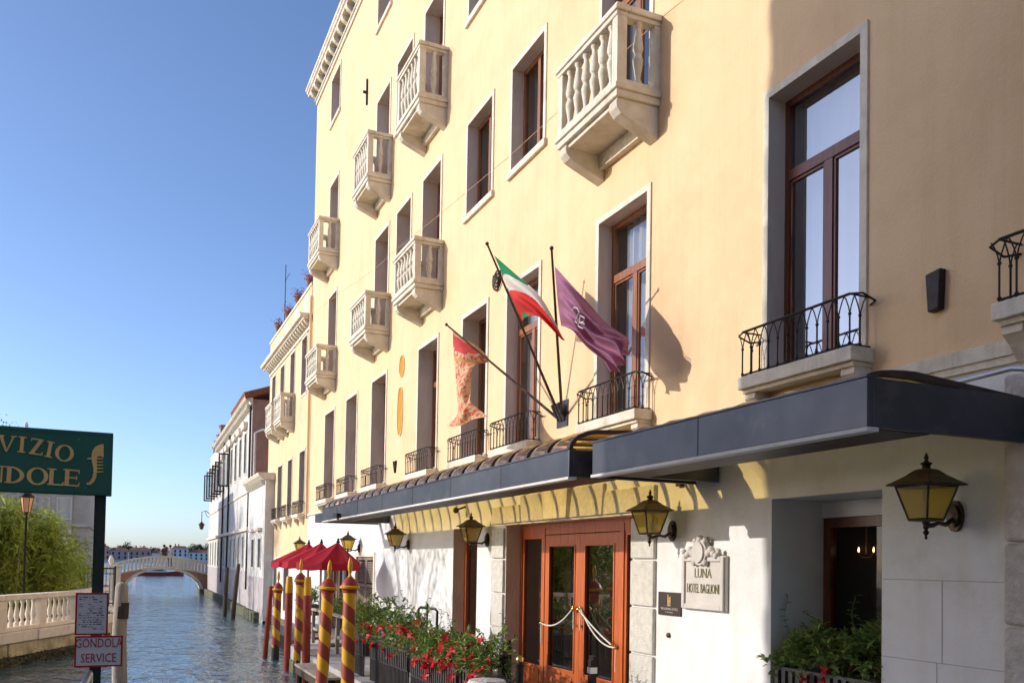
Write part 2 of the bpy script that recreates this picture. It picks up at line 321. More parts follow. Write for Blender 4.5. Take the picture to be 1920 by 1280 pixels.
WIN += [(9.63, 11.07, 7.64, 10.5, 'tall'), (12.82, 14.28, 8.5, 10.5, 'short'), (15.05, 16.5, 8.5, 10.5, 'short'), (17.97, 19.37, 7.6, 10.5, 'tall'),
        (20.16, 21.49, 8.5, 10.5, 'short'), (22.1, 23.55, 7.6, 10.5, 'tall'), (28.2, 29.54, 7.6, 10.5, 'tall')]
WIN += [(9.63, 11.07, 11.56, 14.4, 'tall'), (12.82, 14.28, 12.52, 14.4, 'short'), (15.1, 16.58, 12.52, 14.4, 'short'), (18.0, 19.45, 11.56, 14.45, 'tall'), (20.26, 21.72, 12.52, 14.42, 'short'),
        (22.25, 23.68, 11.56, 14.35, 'tall'), (28.28, 29.69, 11.56, 14.32, 'tall')]
WIN += [(a, a + 1.45, 16.35, 18.03, 'short') for a in (15.1, 18.0, 22.38, 28.4)]
GF = [(5.83, 7.28, GQ, 2.41), (9.99, 14.17, GQ, 2.37), (15.54, 16.86, GQ, 2.38), (22.9, 25.0, .12, 1.95), (25.7, 29.3, GQ, 1.75)]
mb = MB(); wall_sheet(mb, D, -9, 32.4, 3.36, 18.4, [h[:4] for h in WIN]); mb.build('upper_wall', yellow, hotel)
mb = MB(); wall_sheet(mb, D, 4.63, 32.4, GQ, 3.36, GF); mb.build('ground_floor_wall', white, hotel)
mb = MB(); mb.quad((14, -9, -2), (14, 32.4, -2), (14, 32.4, 18.7), (14, -9, 18.7)); mb.quad((D, 32.4, -2), (14, 32.4, -2), (14, 32.4, 18.7), (D, 32.4, 18.7))
mb.quad((D, -9, -2), (14, -9, -2), (14, -9, 18.7), (D, -9, 18.7)); mb.build('rear_wall', yellow, hotel)
mb = MB(); mb.quad((D - .3, -9, 19.03), (14, -9, 20.8), (14, 32.5, 20.8), (D - .3, 32.5, 19.03)); mb.build('roof', tile, hotel)
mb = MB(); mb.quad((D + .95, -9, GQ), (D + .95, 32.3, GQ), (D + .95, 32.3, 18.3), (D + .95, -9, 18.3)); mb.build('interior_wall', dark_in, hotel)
rng = random.Random(4)
def boxes_ring(mb, x0, x1, s0, s1, z0, z1, t, bottom=True, mi=0):
    mb.box(x0, x1, s0, s0 + t, z0, z1, mi); mb.box(x0, x1, s1 - t, s1, z0, z1, mi); mb.box(x0, x1, s0 + t, s1 - t, z1 - t, z1, mi)
    if bottom: mb.box(x0, x1, s0 + t, s1 - t, z0, z0 + t, mi)
def curtain(s0, s1, z0, z1, x, mat, parent, amp=.03, per=.16, split=0):
    mb = MB(); n = max(8, int((s1 - s0) / .035)); 
    for i in range(n):
        a, b = s0 + (s1 - s0) * i / n, s0 + (s1 - s0) * (i + 1) / n
        if split and abs((a + b) / 2 - (s0 + s1) / 2) < split: continue
        xa, xb = x + amp * math.sin(a / per * 6.283) * (1 + .4 * math.sin(a * 9)), x + amp * math.sin(b / per * 6.283) * (1 + .4 * math.sin(b * 9))
        mb.quad((xa, a, z0), (xb, b, z0), (xb, b, z1), (xa, a, z1))
    return mb.build('curtain', mat, parent, True)
for i, (s0, s1, z0, z1, kd) in enumerate(WIN):
    mb = MB(); T = .085; W0 = D + (.13 if s0 > 17 or (z0 < 4 and s0 > 14) else 0)
    boxes_ring(mb, D - .022, W0 + .30, s0, s1, z0, z1, T, True, 0)
    if kd == 'short': mb.box(D - .06, D, s0 - .04, s1 + .04, z0 - .03, z0 + T - .004)
    # joints cut across the jamb stones
    for k in (1, 2, 3):
        z = z0 + (z1 - z0) * k / 4 + rng.uniform(-.1, .1)
        mb.box(D - .024, D + .29, s0 + T - .001, s0 + T + .002, z, z + .006, 1)
    wn = mb.build('window', [stone, stone_d], hotel); 
    me = wn.data                                     # reveal faces (inside the opening) get stone brightened and warmed to stand for bounced light
    for p in me.polygons:
        c = p.center
        if c.x > D and s0 + .01 < c.y < s1 - .01 and abs(p.normal.x) < .5: p.material_index = 1
    wd = wood_b if s0 > 8 else wood_d
    mb = MB(); a, b, c, d = s0 + T, s1 - T, z0 + T, z1 - T
    boxes_ring(mb, W0 + .20, W0 + .27, a, b, c, d, .07)
    tz = c + (d - c) * .70
    panes = []
    if kd == 'tall':
        mb.box(W0 + .195, W0 + .265, a + .07, b - .07, tz, tz + .11); mb.box(W0 + .2, W0 + .265, (a + b) / 2 - .055, (a + b) / 2 + .055, c + .07, tz)
        for q0, q1 in ((a + .07, (a + b) / 2 - .055), ((a + b) / 2 + .055, b - .07)):
            boxes_ring(mb, W0 + .215, W0 + .25, q0, q1, c + .07, tz, .03); panes.append((q0, q1, c + .07, tz))
        panes.append((a + .07, b - .07, tz + .11, d - .07))
    else:
        mb.box(W0 + .2, W0 + .265, (a + b) / 2 - .05, (a + b) / 2 + .05, c + .07, d - .07)
        panes += [(a + .07, (a + b) / 2 - .05, c + .07, d - .07), ((a + b) / 2 + .05, b - .07, c + .07, d - .07)]
    mb.build('sash', wd, wn)
    for q in panes:
        MB().quad((W0 + .235, q[0], q[2]), (W0 + .235, q[1], q[2]), (W0 + .235, q[1], q[3]), (W0 + .235, q[0], q[3])).build('pane', coated if i == 0 else glass, wn)
    if i == 0: curtain(a + .1, b - .05, c, d, W0 + .42, surf('pale blue blind', (.62, .66, .72), (.68, .72, .78), 3, .9), wn, .008)
    elif i in (1, 2): curtain(a + .05, b - .05, c, d, W0 + .40, cloth_w, wn, .035, .17)
    else: curtain(a + .05, b - .05, c, d, W0 + .45, cloth_b if rng.random() < .6 else cloth_w, wn, .04, .2, .18)
# string course, vertical pipes
mb = MB(); mb.box(D - .055, D, -9, 7.6, 3.33, 3.45); mb.box(D - .035, D, -9, 7.6, 3.27, 3.33); mb.build('string_course', stone, hotel)
mb = MB(); mb.box(D - .05, D, 8.35, 32.4, 3.30, 3.36); mb.build('string_course', stone, hotel)
mb = MB()
cab = [(1330, -40), (1241, 33), (1051, 205), (954, 294), (872, 362), (833, 395), (733, 476), (703, 504), (635, 551), (592, 584)]
mb.tube([onX(x, y, D - .004) for x, y in cab], .0045, 4); mb.build('wall_cable', yellow, hotel)
mb = MB(); mb.tube([(D - .07, 32.3, 11.3), (D - .07, 32.3, 3.2)], .05, 8); mb.build('drainpipe', yellow2, hotel, True)
# roof cornice with modillions
cz = 18.36
mb = MB(); mb.box(D - .05, D, -9, 32.4, cz, cz + .14); mb.box(D - .09, D, -9, 32.45, cz + .14, cz + .2); mb.build('cornice_frieze', stone, hotel)
prof = [(0, .40), (-.27, .40), (-.29, .46), (-.33, .48), (-.35, .55), (-.38, .57), (-.39, .66), (0, .66)]
mb = MB(); mb.prism(prof, lambda u, v, t: (D + u, t, cz + v), -9, 32.7); mb.build('cornice', stone, hotel)
mp_ = [(0, .2), (-.10, .2), (-.19, .25), (-.25, .31), (-.27, .40), (0, .40)]
mm = MB().prism(mp_, lambda u, v, t: (u, t, v), -.09, .09).mesh('modillion', stone)
for k in range(34):
    s = 32.3 - k * .62
    obj('modillion', mm, hotel, (D, s, cz))
# stone balconies
bal_prof = [(.052, 0), (.052, .05), (.036, .07), (.034, .12), (.046, .22), (.062, .34), (.066, .40), (.05, .46), (.04, .475), (.044, .49), (.04, .505), (.05, .52), (.066, .58), (.062, .64), (.046, .78), (.034, .88), (.036, .93), (.052, .95), (.052, 1)]
BALM = MB().lathe([(r * 1.02, z) for r, z in bal_prof], 12).mesh('baluster', stone, True)
def stone_balcony(parent, s0, s1, top, bot, xf=5.46, wx=D):
    H = top - bot; zb = bot + .22; zr = top - .15
    mb = MB()                                        # floor slab with moulded edge
    mb.box(xf, wx, s0, s1, bot + .06, bot + .15); mb.box(xf - .03, wx, s0 - .03, s1 + .03, bot + .15, bot + .22); mb.box(xf + .06, wx, s0 + .06, s1 - .06, bot, bot + .06)
    b = mb.build('stone_balcony', stone, parent); bevel(b, .012)
    mb = MB()
    mb.box(xf - .01, xf + .15, s0, s1, zr, zr + .06); mb.box(xf - .035, xf + .175, s0 - .03, s1 + .03, zr + .06, zr + .11); mb.box(xf - .02, xf + .16, s0 - .015, s1 + .015, zr + .11, top)
    for q0, q1 in ((s0, s0 + .15), (s1 - .15, s1)):
        mb.box(xf + .151, wx, q0 + .002, q1 - .002, zr + .001, zr + .058); mb.box(xf + .176, wx, q0 - .028, q1 + .028, zr + .058, zr + .11); mb.box(xf + .161, wx, q0 - .013, q1 + .013, zr + .11, top - .002)
    bevel(mb.build('top_rail', stone, b), .01)
    mb = MB(); mb.box(xf, xf + .14, s0 + .14, s1 - .14, zb, zb + .07)
    for q0, q1 in ((s0 + .01, s0 + .14), (s1 - .14, s1 - .01)): mb.box(xf + .14, wx, q0, q1, zb, zb + .07)
    mb.build('base_rail', stone, b)
    for q in ((s0, s0 + .14), (s1 - .14, s1)):
        bevel(MB().box(xf + .002, xf + .142, q[0] + .002, q[1] - .002, zb, zr).build('corner_pier', stone, b), .008)
        MB().box(wx - .09, wx, q[0] + .012, q[1] - .012, zb + .07, zr).build('wall_pier', stone, b)
    n = 6; hb = zr - zb - .07
    for k in range(n):
        s = s0 + .14 + (s1 - s0 - .28) * (k + .5) / n; obj('baluster', BALM, b, (xf + .075, s, zb + .07), None, (1, 1, hb))
    for s in (s0 + .075, s1 - .075): obj('baluster', BALM, b, (xf + .142 + (wx - .09 - xf - .142) * .5, s, zb + .07), None, (1, 1, hb))
    cp = [(0, 0), (xf - wx + .04, 0), (xf - wx + .02, -.05), (xf - wx + .03, -.12), (xf - wx + .09, -.19), (xf - wx + .2, -.24), (-.12, -.37), (0, -.42)]
    for q in ((s0 + .04, s0 + .24), (s1 - .24, s1 - .04)):
        bevel(MB().prism(cp, lambda u, v, t: (wx + u, t, bot + .06 + v - .001), q[0], q[1]).build('corbel', stone, b), .014)
    MB().box(wx - .09, wx, s0 + .24, s1 - .24, bot - .2, bot - .002).build('apron', stone, b)
for s0, s1, t, bt in ((9.46, 11.12, 8.71, 7.48), (17.8, 19.42, 8.57, 7.43), (21.95, 23.6, 8.57, 7.43), (28.12, 29.95, 8.57, 7.45),
                      (9.46, 11.12, 12.75, 11.38), (17.75, 19.4, 12.73, 11.36), (22.05, 23.62, 12.73, 11.38), (28.2, 29.95, 12.70, 11.42)):
    stone_balcony(hotel, s0, s1, t, bt)
# iron balconies
def upright_mesh(h, sp):
    mb = MB(); mb.tube([(0, 0, 0), (0, 0, h * .64)], .0085, 6)
    mb.ball((0, 0, h * .62), .017, 6, 4); mb.ball((0, 0, .03), .018, 6, 4)
    for sg in (-1, 1):
        mb.tube([(0, 0, h * .62), (0, sg * sp * .12, h * .76), (0, sg * sp * .32, h * .90), (0, sg * sp * .5, h * .985)], .006, 5)
    return mb.mesh('upright', iron, True)
SP = .133; UPM = upright_mesh(.47, SP)
def iron_balcony(parent, s0, s1, zt=3.68, xf=5.85, wx=D, up=True):
    mb = MB(); mb.box(xf - .02, wx, s0 - .05, s1 + .05, zt - .13, zt); b = bevel(mb.build('iron_balcony', stone, parent), .01)
    MB().box(xf + .03, wx, s0 - .02, s1 + .02, zt - .17, zt - .131).build('moulding', stone, b)
    for q in (s0 - .01, s1 - .15):
        MB().prism([(0, 0), (xf - wx + .06, 0), (xf - wx + .05, -.06), (xf - wx + .12, -.12), (-.03, -.24), (0, -.26)], lambda u, v, t: (wx + u, t, zt - .171 + v), q, q + .16).build('corbel', stone, b)
    h = .47; x = xf + .01
    mb = MB(); mb.tube([(wx, s0 - .0, zt + .40), (wx - .06, s0 - .12, zt + .40), (x + .03, s0 - .12, zt + h - .02), (x, s0, zt + h)], .010, 6)
    mb.tube([(x, s0, zt + h), (x, s1, zt + h)], .013, 6); mb.tube([(x, s1, zt + h), (x + .03, s1 + .1, zt + h - .02), (wx - .06, s1 + .1, zt + .4), (wx, s1, zt + .40)], .010, 6)
    for q in (s0, s1): mb.tube([(x, q, zt + h), (wx, q, zt + h)], .009, 6)
    mb.build('handrail', iron, b, True)
    mb = MB(); mb.tube([(x, s0, zt + .02), (x, s1, zt + .02)], .010, 6)
    for q in (s0, s1): mb.tube([(x, q, zt + .02), (wx, q, zt + .02)], .009, 6)
    mb.build('foot_rail', iron, b, True)
    n = round((s1 - s0) / SP)
    for k in range(n + 1): obj('upright', UPM, b, (x, s0 + (s1 - s0) * k / n, zt))
    for q in (s0, s1): obj('upright', UPM, b, (x + (wx - x) * .5, q, zt), (0, 0, R(90)))
for a, b_, t in ROW2: iron_balcony(hotel, a - .03, b_ + .03)
# ground floor: joints, door pier stones, voussoirs, quoins
mb = MB(); wall_sheet(mb, D, -9, 4.63, GQ, 3.36, []); mb.build('side_wall', white, hotel)
z = GQ
for k in range(6):
    h = (.55, .60, .61, .62, .79, .5)[k]
    if z + h > 3.2: h = 3.2 - z
    bevel(MB().box(D - .06, D + .01, 3.3, 4.62 - (k % 2) * .0, z, z + h - .02).build('quoin', rough_stone, hotel), .03, 3); z += h
for (a, b_) in ((9.42, 9.97), (14.2, 14.74)):
    zz = [GQ, .0, .586, 1.185, 1.785, 2.33]
    for k in range(5): bevel(MB().box(D - .05, D + .01, a, b_, zz[k] + .012, zz[k + 1] - .012).build('pier_stone', pier_stone, hotel), .018, 2)
lint = [(9.42, 10.72, 2.40, 2.72, 10.72, 10.66), (10.76, 11.72, 2.40, 2.84, 10.70, 11.64), (11.76, 12.55, 2.40, 2.98, 11.70, 12.62), (12.6, 13.46, 2.40, 2.84, 12.66, 13.52), (13.5, 14.74, 2.40, 2.70, 13.56, 14.74)]
for k, (a, b_, z0, z1, a1, b1) in enumerate(lint):
    a1 = a if k == 0 else a1; b1 = b_ if k == 4 else b1
    pr = .05 if k != 2 else .09
    bevel(MB().prism([(a, z0), (b_, z0), (b1, z1), (a1, z1)], lambda u, v, t: (D + t, u, v), -pr, .01).build('voussoir', pier_stone if k != 2 else stone, hotel), .015)
# shallow panel joints in the white wall right of the plaque
mb = MB()
for zc in (1.62, .95, .3): mb.box(D - .003, D + .002, 4.65, 5.82, zc, zc + .008)
mb.box(D - .003, D + .002, 5.2, 5.208, .95, 1.62); mb.box(D - .003, D + .002, 5.25, 5.258, .3, .95); mb.build('panel_joint', grey_st, hotel)
# ground-floor window at the right with deep jambs
def gf_frame(s0, s1, z0, z1, x, wood, name, cols, rails, parent, glz=True, thick=.08):
    mb = MB(); boxes_ring(mb, x, x + .07, s0, s1, z0, z1, thick)
    f = mb.build(name, wood, parent); return f
mb = MB(); s0, s1, z0, z1 = GF[0]
mb.quad((D, s0, z0), (D + .8, s0, z0), (D + .8, s0, z1), (D, s0, z1)); mb.quad((D, s1, z0), (D + .8, s1, z0), (D + .8, s1, z1), (D, s1, z1)); mb.quad((D, s0, z1), (D + .8, s0, z1), (D + .8, s1, z1), (D, s1, z1))
mb.quad((D, s0, .18), (D + .8, s0, .18), (D + .8, s1, .18), (D, s1, .18))
gw = mb.build('deep_window', white, hotel)
mb = MB(); mb.box(D + .66, D + .74, s0 + .005, s1 - .005, 2.24, z1 - .005); mb.build('lintel_strip', white, gw)
mb = MB(); boxes_ring(mb, D + .68, D + .76, s0 + .01, s1 - .01, .18, 2.235, .10); mb.box(D + .685, D + .755, s0 + .1, s1 - .1, .7, .8); mb.build('sash', wood_d, gw)
MB().quad((D + .72, s0 + .1, .28), (D + .72, s1 - .1, .28), (D + .72, s1 - .1, 2.14), (D + .72, s0 + .1, 2.14)).build('pane', glass_mat('dim glass', (.62, .58, .52), .0, .02), gw)
bm_w = bpy.data.materials.new('warm bulb glow'); bm_w.use_nodes = True; bb = bm_w.node_tree.nodes['Principled BSDF']; bb.inputs['Emission Color'].default_value = (1, .62, .3, 1); bb.inputs['Emission Strength'].default_value = 6
ch = MB(); ch.tube([(D + .88, 6.88, 2.2), (D + .88, 6.88, 1.86)], .008, 5); ch.tube([(D + .88, 6.78, 1.88), (D + .88, 6.82, 1.83), (D + .88, 6.94, 1.83), (D + .88, 6.98, 1.88)], .008, 5); chn = ch.build('chandelier', brass, gw, True)
for q in (6.78, 6.98): MB().lathe([(.007, 0), (.009, .02), (.002, .05)], 8, (D + .88, q, 1.885)).build('bulb', bm_w, gw, True)
# slot window with a red-brown frame
mb = MB(); s0, s1, z0, z1 = GF[2]
for q in (s0, s1): mb.quad((D, q, z0), (D + .32, q, z0), (D + .32, q, z1), (D, q, z1))
mb.quad((D, s0, z1), (D + .32, s0, z1), (D + .32, s1, z1), (D, s1, z1)); gw2 = mb.build('narrow_window', stone_d, hotel)
mb = MB(); boxes_ring(mb, D + .24, D + .32, s0, s1, GQ, z1, .11); mb.box(D + .25, D + .31, s0 + .11, s1 - .11, .2, .3); mb.build('sash', wood_r, gw2)
MB().quad((D + .29, s0 + .1, GQ), (D + .29, s1 - .1, GQ), (D + .29, s1 - .1, 2.27), (D + .29, s0 + .1, 2.27)).build('pane', glass, gw2)
# shuttered window and glazed doors behind the parasols
s0, s1, z0, z1 = GF[3]
mb = MB(); boxes_ring(mb, D - .02, D + .2, s0, s1, z0, z1, .12); gw3 = mb.build('shuttered_window', stone, hotel)
for q0, q1 in ((s0 + .12, (s0 + s1) / 2 - .01), ((s0 + s1) / 2 + .01, s1 - .12)):
    mb = MB(); boxes_ring(mb, D + .03, D + .07, q0, q1, z0 + .12, z1 - .12, .09); mb.box(D + .035, D + .065, q0 + .09, q1 - .09, 1.0, 1.09)
    for zc in [z0 + .24 + .045 * k for k in range(33)]:
        if abs(zc - 1.04) > .06 and zc < z1 - .24: mb.box(D + .04, D + .06, q0 + .09, q1 - .09, zc, zc + .03)
    mb.build('shutter', surf('brown grey shutter', (.22, .17, .14), (.28, .22, .18), 4, .7), gw3)
s0, s1, z0, z1 = GF[4]
mb = MB(); boxes_ring(mb, D - .02, D + .16, s0, s1, z0, z1, .1, False); gw4 = mb.build('glazed_doors', stone, hotel)
mb = MB()
for k in range(5):
    q = s0 + .1 + (s1 - s0 - .2) * k / 4; mb.box(D + .1, D + .17, q - .06, q + .06, GQ, z1 - .1)
mb.box(D + .1, D + .16, s0, s1, z1 - .25, z1 - .1); mb.box(D + .1, D + .16, s0, s1, .2, .32); mb.build('mullions', wood_d, gw4)
MB().quad((D + .14, s0, GQ), (D + .14, s1, GQ), (D + .14, s1, z1), (D + .14, s0, z1)).build('pane', glass, gw4)
curtain(s0 + .1, s1 - .1, GQ, z1 - .1, D + .3, cloth_w, gw4, .05, .25)
# entrance
s0, s1, z0, z1 = GF[1]; XD = D + .27
mb = MB()
for q in (s0, s1): mb.quad((D, q, z0), (XD + .1, q, z0), (XD + .1, q, z1), (D, q, z1))
mb.quad((D, s0, z1), (XD + .1, s0, z1), (XD + .1, s1, z1), (D, s1, z1)); ent = mb.build('entrance', stone_d, hotel)
mb = MB(); boxes_ring(mb, XD, XD + .1, s0, s1, GQ, z1, .07, False)
for q in (13.24, 10.72): mb.box(XD, XD + .1, q - .05, q + .05, GQ, z1 - .07)
mb.box(XD + .01, XD + .09, s0 + .07, s1 - .07, 2.19, z1 - .07); mb.build('door_frame', wood_r, ent)
for q0, q1 in ((10.07, 10.67), (13.29, 14.10)):
    mb = MB(); boxes_ring(mb, XD + .02, XD + .08, q0, q1, GQ, 2.19, .06); mb.box(XD + .025, XD + .075, q0 + .06, q1 - .06, GQ + .06, .02); mb.box(XD + .01, XD + .03, q0 + .1, q1 - .1, GQ + .1, -.03)
    f = mb.build('sidelight', wood_r, ent); MB().quad((XD + .05, q0, 0), (XD + .05, q1, 0), (XD + .05, q1, 2.15), (XD + .05, q0, 2.15)).build('pane', glass, f)
for k, (q0, q1) in enumerate(((10.775, 11.96), (11.965, 13.185))):
    mb = MB(); mb.box(XD + .01, XD + .07, q0, q0 + .16, GQ + .01, 2.18); mb.box(XD + .01, XD + .07, q1 - .16, q1, GQ + .01, 2.18)
    mb.box(XD + .012, XD + .068, q0 + .16, q1 - .16, 2.0, 2.18); mb.box(XD + .012, XD + .068, q0 + .16, q1 - .16, GQ + .01, .05)
    boxes_ring(mb, XD - .005, XD + .02, q0 + .145, q1 - .145, .04, 2.02, .03)
    mb.box(XD + .0, XD + .012, q0 + .22, q1 - .22, GQ + .1, -.03)
    f = bevel(mb.build('door', wood_r, ent), .006)
    MB().quad((XD + .04, q0 + .15, .05), (XD + .04, q1 - .15, .05), (XD + .04, q1 - .15, 2.0), (XD + .04, q0 + .15, 2.0)).build('pane', door_glass, f)
    kk = q1 - .08 if k == 0 else q0 + .08
    mb = MB(); mb.ball((XD - .05, kk, 1.03), .04); mb.tube([(XD + .01, kk, 1.03), (XD - .05, kk, 1.03)], .015, 8); mb.tube([(XD + .01, kk, .78), (XD - .02, kk, .78)], .022, 8); mb.build('knob', brass, f, True)
# rope garlands on brass hooks
def rope(name, a, b, sag, par, tail=True, tail_b=False):
    a, b = Vector(a), Vector(b); pts = []
    for i in range(15):
        t = i / 14; p = a.lerp(b, t); p.z -= sag * 4 * t * (1 - t); pts.append(p)
    mb = MB(); mb.tube(pts, .012, 7)
    if tail: mb.tube([a, a + Vector((0, .004, -.34))], .009, 6)
    if tail_b: mb.tube([b, b + Vector((0, .004, -.34))], .009, 6)
    o = mb.build(name, rope_w, par, True); MB().ball(a, .026, 8, 6).build('hook', brass, o, True); MB().ball(b, .026, 8, 6).build('hook', brass, o, True)
rope('rope_garland', (XD - .03, 12.08, 1.06), (XD - .03, 13.22, .74), .14, ent, True, True)
rope('rope_garland', (XD - .03, 11.86, 1.06), (XD - .03, 10.8, .56), .16, ent, True, True)
rope('rope_garland', (XD - .10, 11.78, 1.04), (XD - .09, 10.82, .60), .03, ent, False)
# ------------------------------------------------------------------ right-hand details on the wall
tag(bevel(MB().prism([(-.075, .15), (.075, .17), (.06, -.16), (-.05, -.17)], lambda u, v, t: (D + t, 5.25 - u, 4.0 + v), -.07, .005).build('bracket_socket', iron), .01), 'black tapered iron socket on the shaded wall beside a tall window', 'bracket')
tag(MB().prism([(-.11, .15), (-.05, .15), (.02, -.06), (.07, .15), (.11, .15), (.03, -.15)], lambda u, v, t: (D + t, 21.14 - u, 4.03 + v), -.05, .005).build('bracket_socket', iron), 'small V shaped iron socket on the sunlit wall above the canopy', 'bracket')
for (s, za, zb, lb) in ((24.8, 14.8, 15.55, 'thin iron wall anchor between the top storey windows'), (17.62, 14.35, 15.05, 'thin iron wall anchor beside the upper stone balcony')):
    mb = MB(); mb.box(D - .05, D - .012, s - .03, s + .03, za, zb); mb.box(D - .14, D, s - .02, s + .02, (za + zb) / 2 - .05, (za + zb) / 2 + .02); tag(mb.build('wall_anchor', iron), lb, 'wall anchor')
# yellow ovals (glazed panels)
for (s, z, rs, rz, lb) in ((20.74, 6.45, .2, .26, 'upper small ochre oval niche panel on the facade'), (20.82, 5.36, .21, .58, 'long ochre oval niche panel below a smaller oval')):
    n = 28; pts = []
    for k in range(n):
        a = 2 * math.pi * k / n; e = .75 if rz > .4 else .95
        pts.append((rs * math.copysign(abs(math.cos(a)) ** e, math.cos(a)), rz * math.copysign(abs(math.sin(a)) ** e, math.sin(a))))
    t = thing('oval_panel', lb, 'wall panel', (D, s, z))
    MB().prism(pts, lambda u, v, q: (q, u, v), -.006, .01).build('panel', terracotta, t)
    ring = MB()
    for k in range(n):
        a, b = pts[k], pts[(k + 1) % n]; ring.add([(-.02, a[0], a[1]), (-.02, b[0], b[1]), (-.02, b[0] * 1.08, b[1] * 1.04), (-.02, a[0] * 1.08, a[1] * 1.04), (.0, a[0], a[1]), (.0, b[0], b[1]), (.0, b[0] * 1.08, b[1] * 1.04), (.0, a[0] * 1.08, a[1] * 1.04)], [(0, 1, 2, 3), (0, 1, 5, 4), (3, 2, 6, 7)])
    ring.build('rim', yellow, t)
# ================================================================== CANOPIES
def canopy(name, label, x, s0, s1, zb, zt, zap, back=.06, sub=.55, right_end=True, deep=.0):
    t = thing(name, label, 'canopy')
    th = .05
    mb = MB(); mb.box(x, x + th, s0, s1, zb, zt)
    if right_end: mb.box(x + th, D - .01, s0, s0 + th, zb, zt)
    mb.box(x + th, D - .01, s1 - th, s1, zb, zt)
    bevel(mb.build('fascia', grey_metal, t), .006)
    q = s0 + 1.9
    while q < s1 - .5: MB().box(x - .003, x + .002, q - .006, q + .006, zb + .004, zt - .004).build('seam', rib_brown, t); q += 1.9
    mb = MB(); mb.box(x - .012, x + .09, s0 - .01, s1 + .01, zb - .03, zb - .001); mb.build('lower_trim', pale_trim, t)
    mb = MB(); mb.box(x + .09, x + .62, s0 + .05, s1 - .05, zb - .004, zb + .03); mb.build('soffit', rib_brown, t)
    mb = MB(); mb.box(x - .01, x + .08, s0, s1, zt, zt + .015); mb.build('gutter_edge', grey_metal, t)
    # barrel vault of amber panels between brown ribs, then a flat strip to the wall
    def arc(q, off=0):
        pts = []
        for k in range(7):
            a = math.pi / 2 * k / 6; pts.append((x + .04 + .42 * (1 - math.cos(a)) - off * math.cos(a), q, zt + (zap - zt) * math.sin(a) + off * math.sin(a)))
        pts.append((D - .02, q, zap + back + off)); return pts
    n = round((s1 - s0 - .1) / sub)
    for k in range(n + 1):
        q = s0 + .05 + (s1 - s0 - .1) * k / n
        A, B = arc(q - .035, .035), arc(q + .035, .035); A2, B2 = arc(q - .035, -.01), arc(q + .035, -.01); mb = MB()
        for i in range(len(A) - 1):
            mb.quad(A[i], B[i], B[i + 1], A[i + 1]); mb.quad(A2[i], B2[i], B2[i + 1], A2[i + 1]); mb.quad(A[i], A[i + 1], A2[i + 1], A2[i]); mb.quad(B[i], B[i + 1], B2[i + 1], B2[i])
        mb.build('rib', rib_brown, t)
        if k < n:
            q2 = s0 + .05 + (s1 - s0 - .1) * (k + 1) / n; mb = MB(); m_ = 4; G = []
            for j in range(m_ + 1):
                u = j / m_; G.append(arc(q + .035 + (q2 - q - .07) * u, .05 * math.sin(math.pi * u)))
            for j in range(m_):
                for i in range(len(A) - 1): mb.quad(G[j][i], G[j + 1][i], G[j + 1][i + 1], G[j][i + 1])
            mb.build('panel', amber, t, True)
    return t
c1 = canopy('glass_canopy', 'long grey metal canopy with brown ribs and amber vault over the hotel door', 4.42, 8.58, 21.6, 2.66, 2.955, 3.17)
c2 = canopy('glass_canopy', 'shorter grey canopy ending beside the wall lantern and deep window', 4.5, 4.43, 8.2, 2.65, 2.985, 3.03, -.08)
mb = MB(); mb.box(4.98, D - .02, 8.15, 8.62, 2.98, 3.14); mb.box(4.75, 4.80, 8.205, 8.575, 2.66, 2.979); mb.build('sun_gap_filler', rib_brown, c1)  # added slab and upright that block sun leaking between the two canopies
mb = MB(); mb.box(4.44, 4.5, 21.6, 22.6, 2.66, 2.86); mb.box(4.5, D - .02, 22.54, 22.6, 2.66, 2.86); mb.build('end_fascia', grey_metal, c1)
# floodlight clipped to the fascia and strut stays
mb = MB(); mb.box(4.33, 4.40, 19.6, 20.0, 2.68, 2.76); mb.box(4.39, 4.42, 19.72, 19.86, 2.62, 2.70); tag(mb.build('floodlight', iron), 'small black floodlight clipped to the canopy fascia', 'floodlight')
mb = MB(); mb.tube([(5.35, 8.9, 2.76), (D - .05, 8.9, 2.76)], .022, 8); mb.box(D - .05, D, 8.85, 8.95, 2.66, 2.84); tag(mb.build('stay_bracket', bronze), 'short bronze stay bracket on the wall under the canopy', 'bracket')
tag(MB().ball((5.9, 16.2, 2.72), .06, 10, 6).tube([(5.9, 16.2, 2.72), (D, 16.2, 2.8)], .02, 6).build('spotlight', bronze, None, True), 'round bronze spotlight under the canopy near the keystone', 'spotlight')
mb = MB(); mb.tube([(5.75, 5.2, 3.0), (5.8, 4.8, 3.14), (5.85, 4.4, 3.17), (5.9, 4.0, 3.08), (5.95, 3.6, 2.9)], .018, 8); tag(mb.build('conduit', steel, None, True), 'bent steel conduit above the end of the shorter canopy', 'conduit')
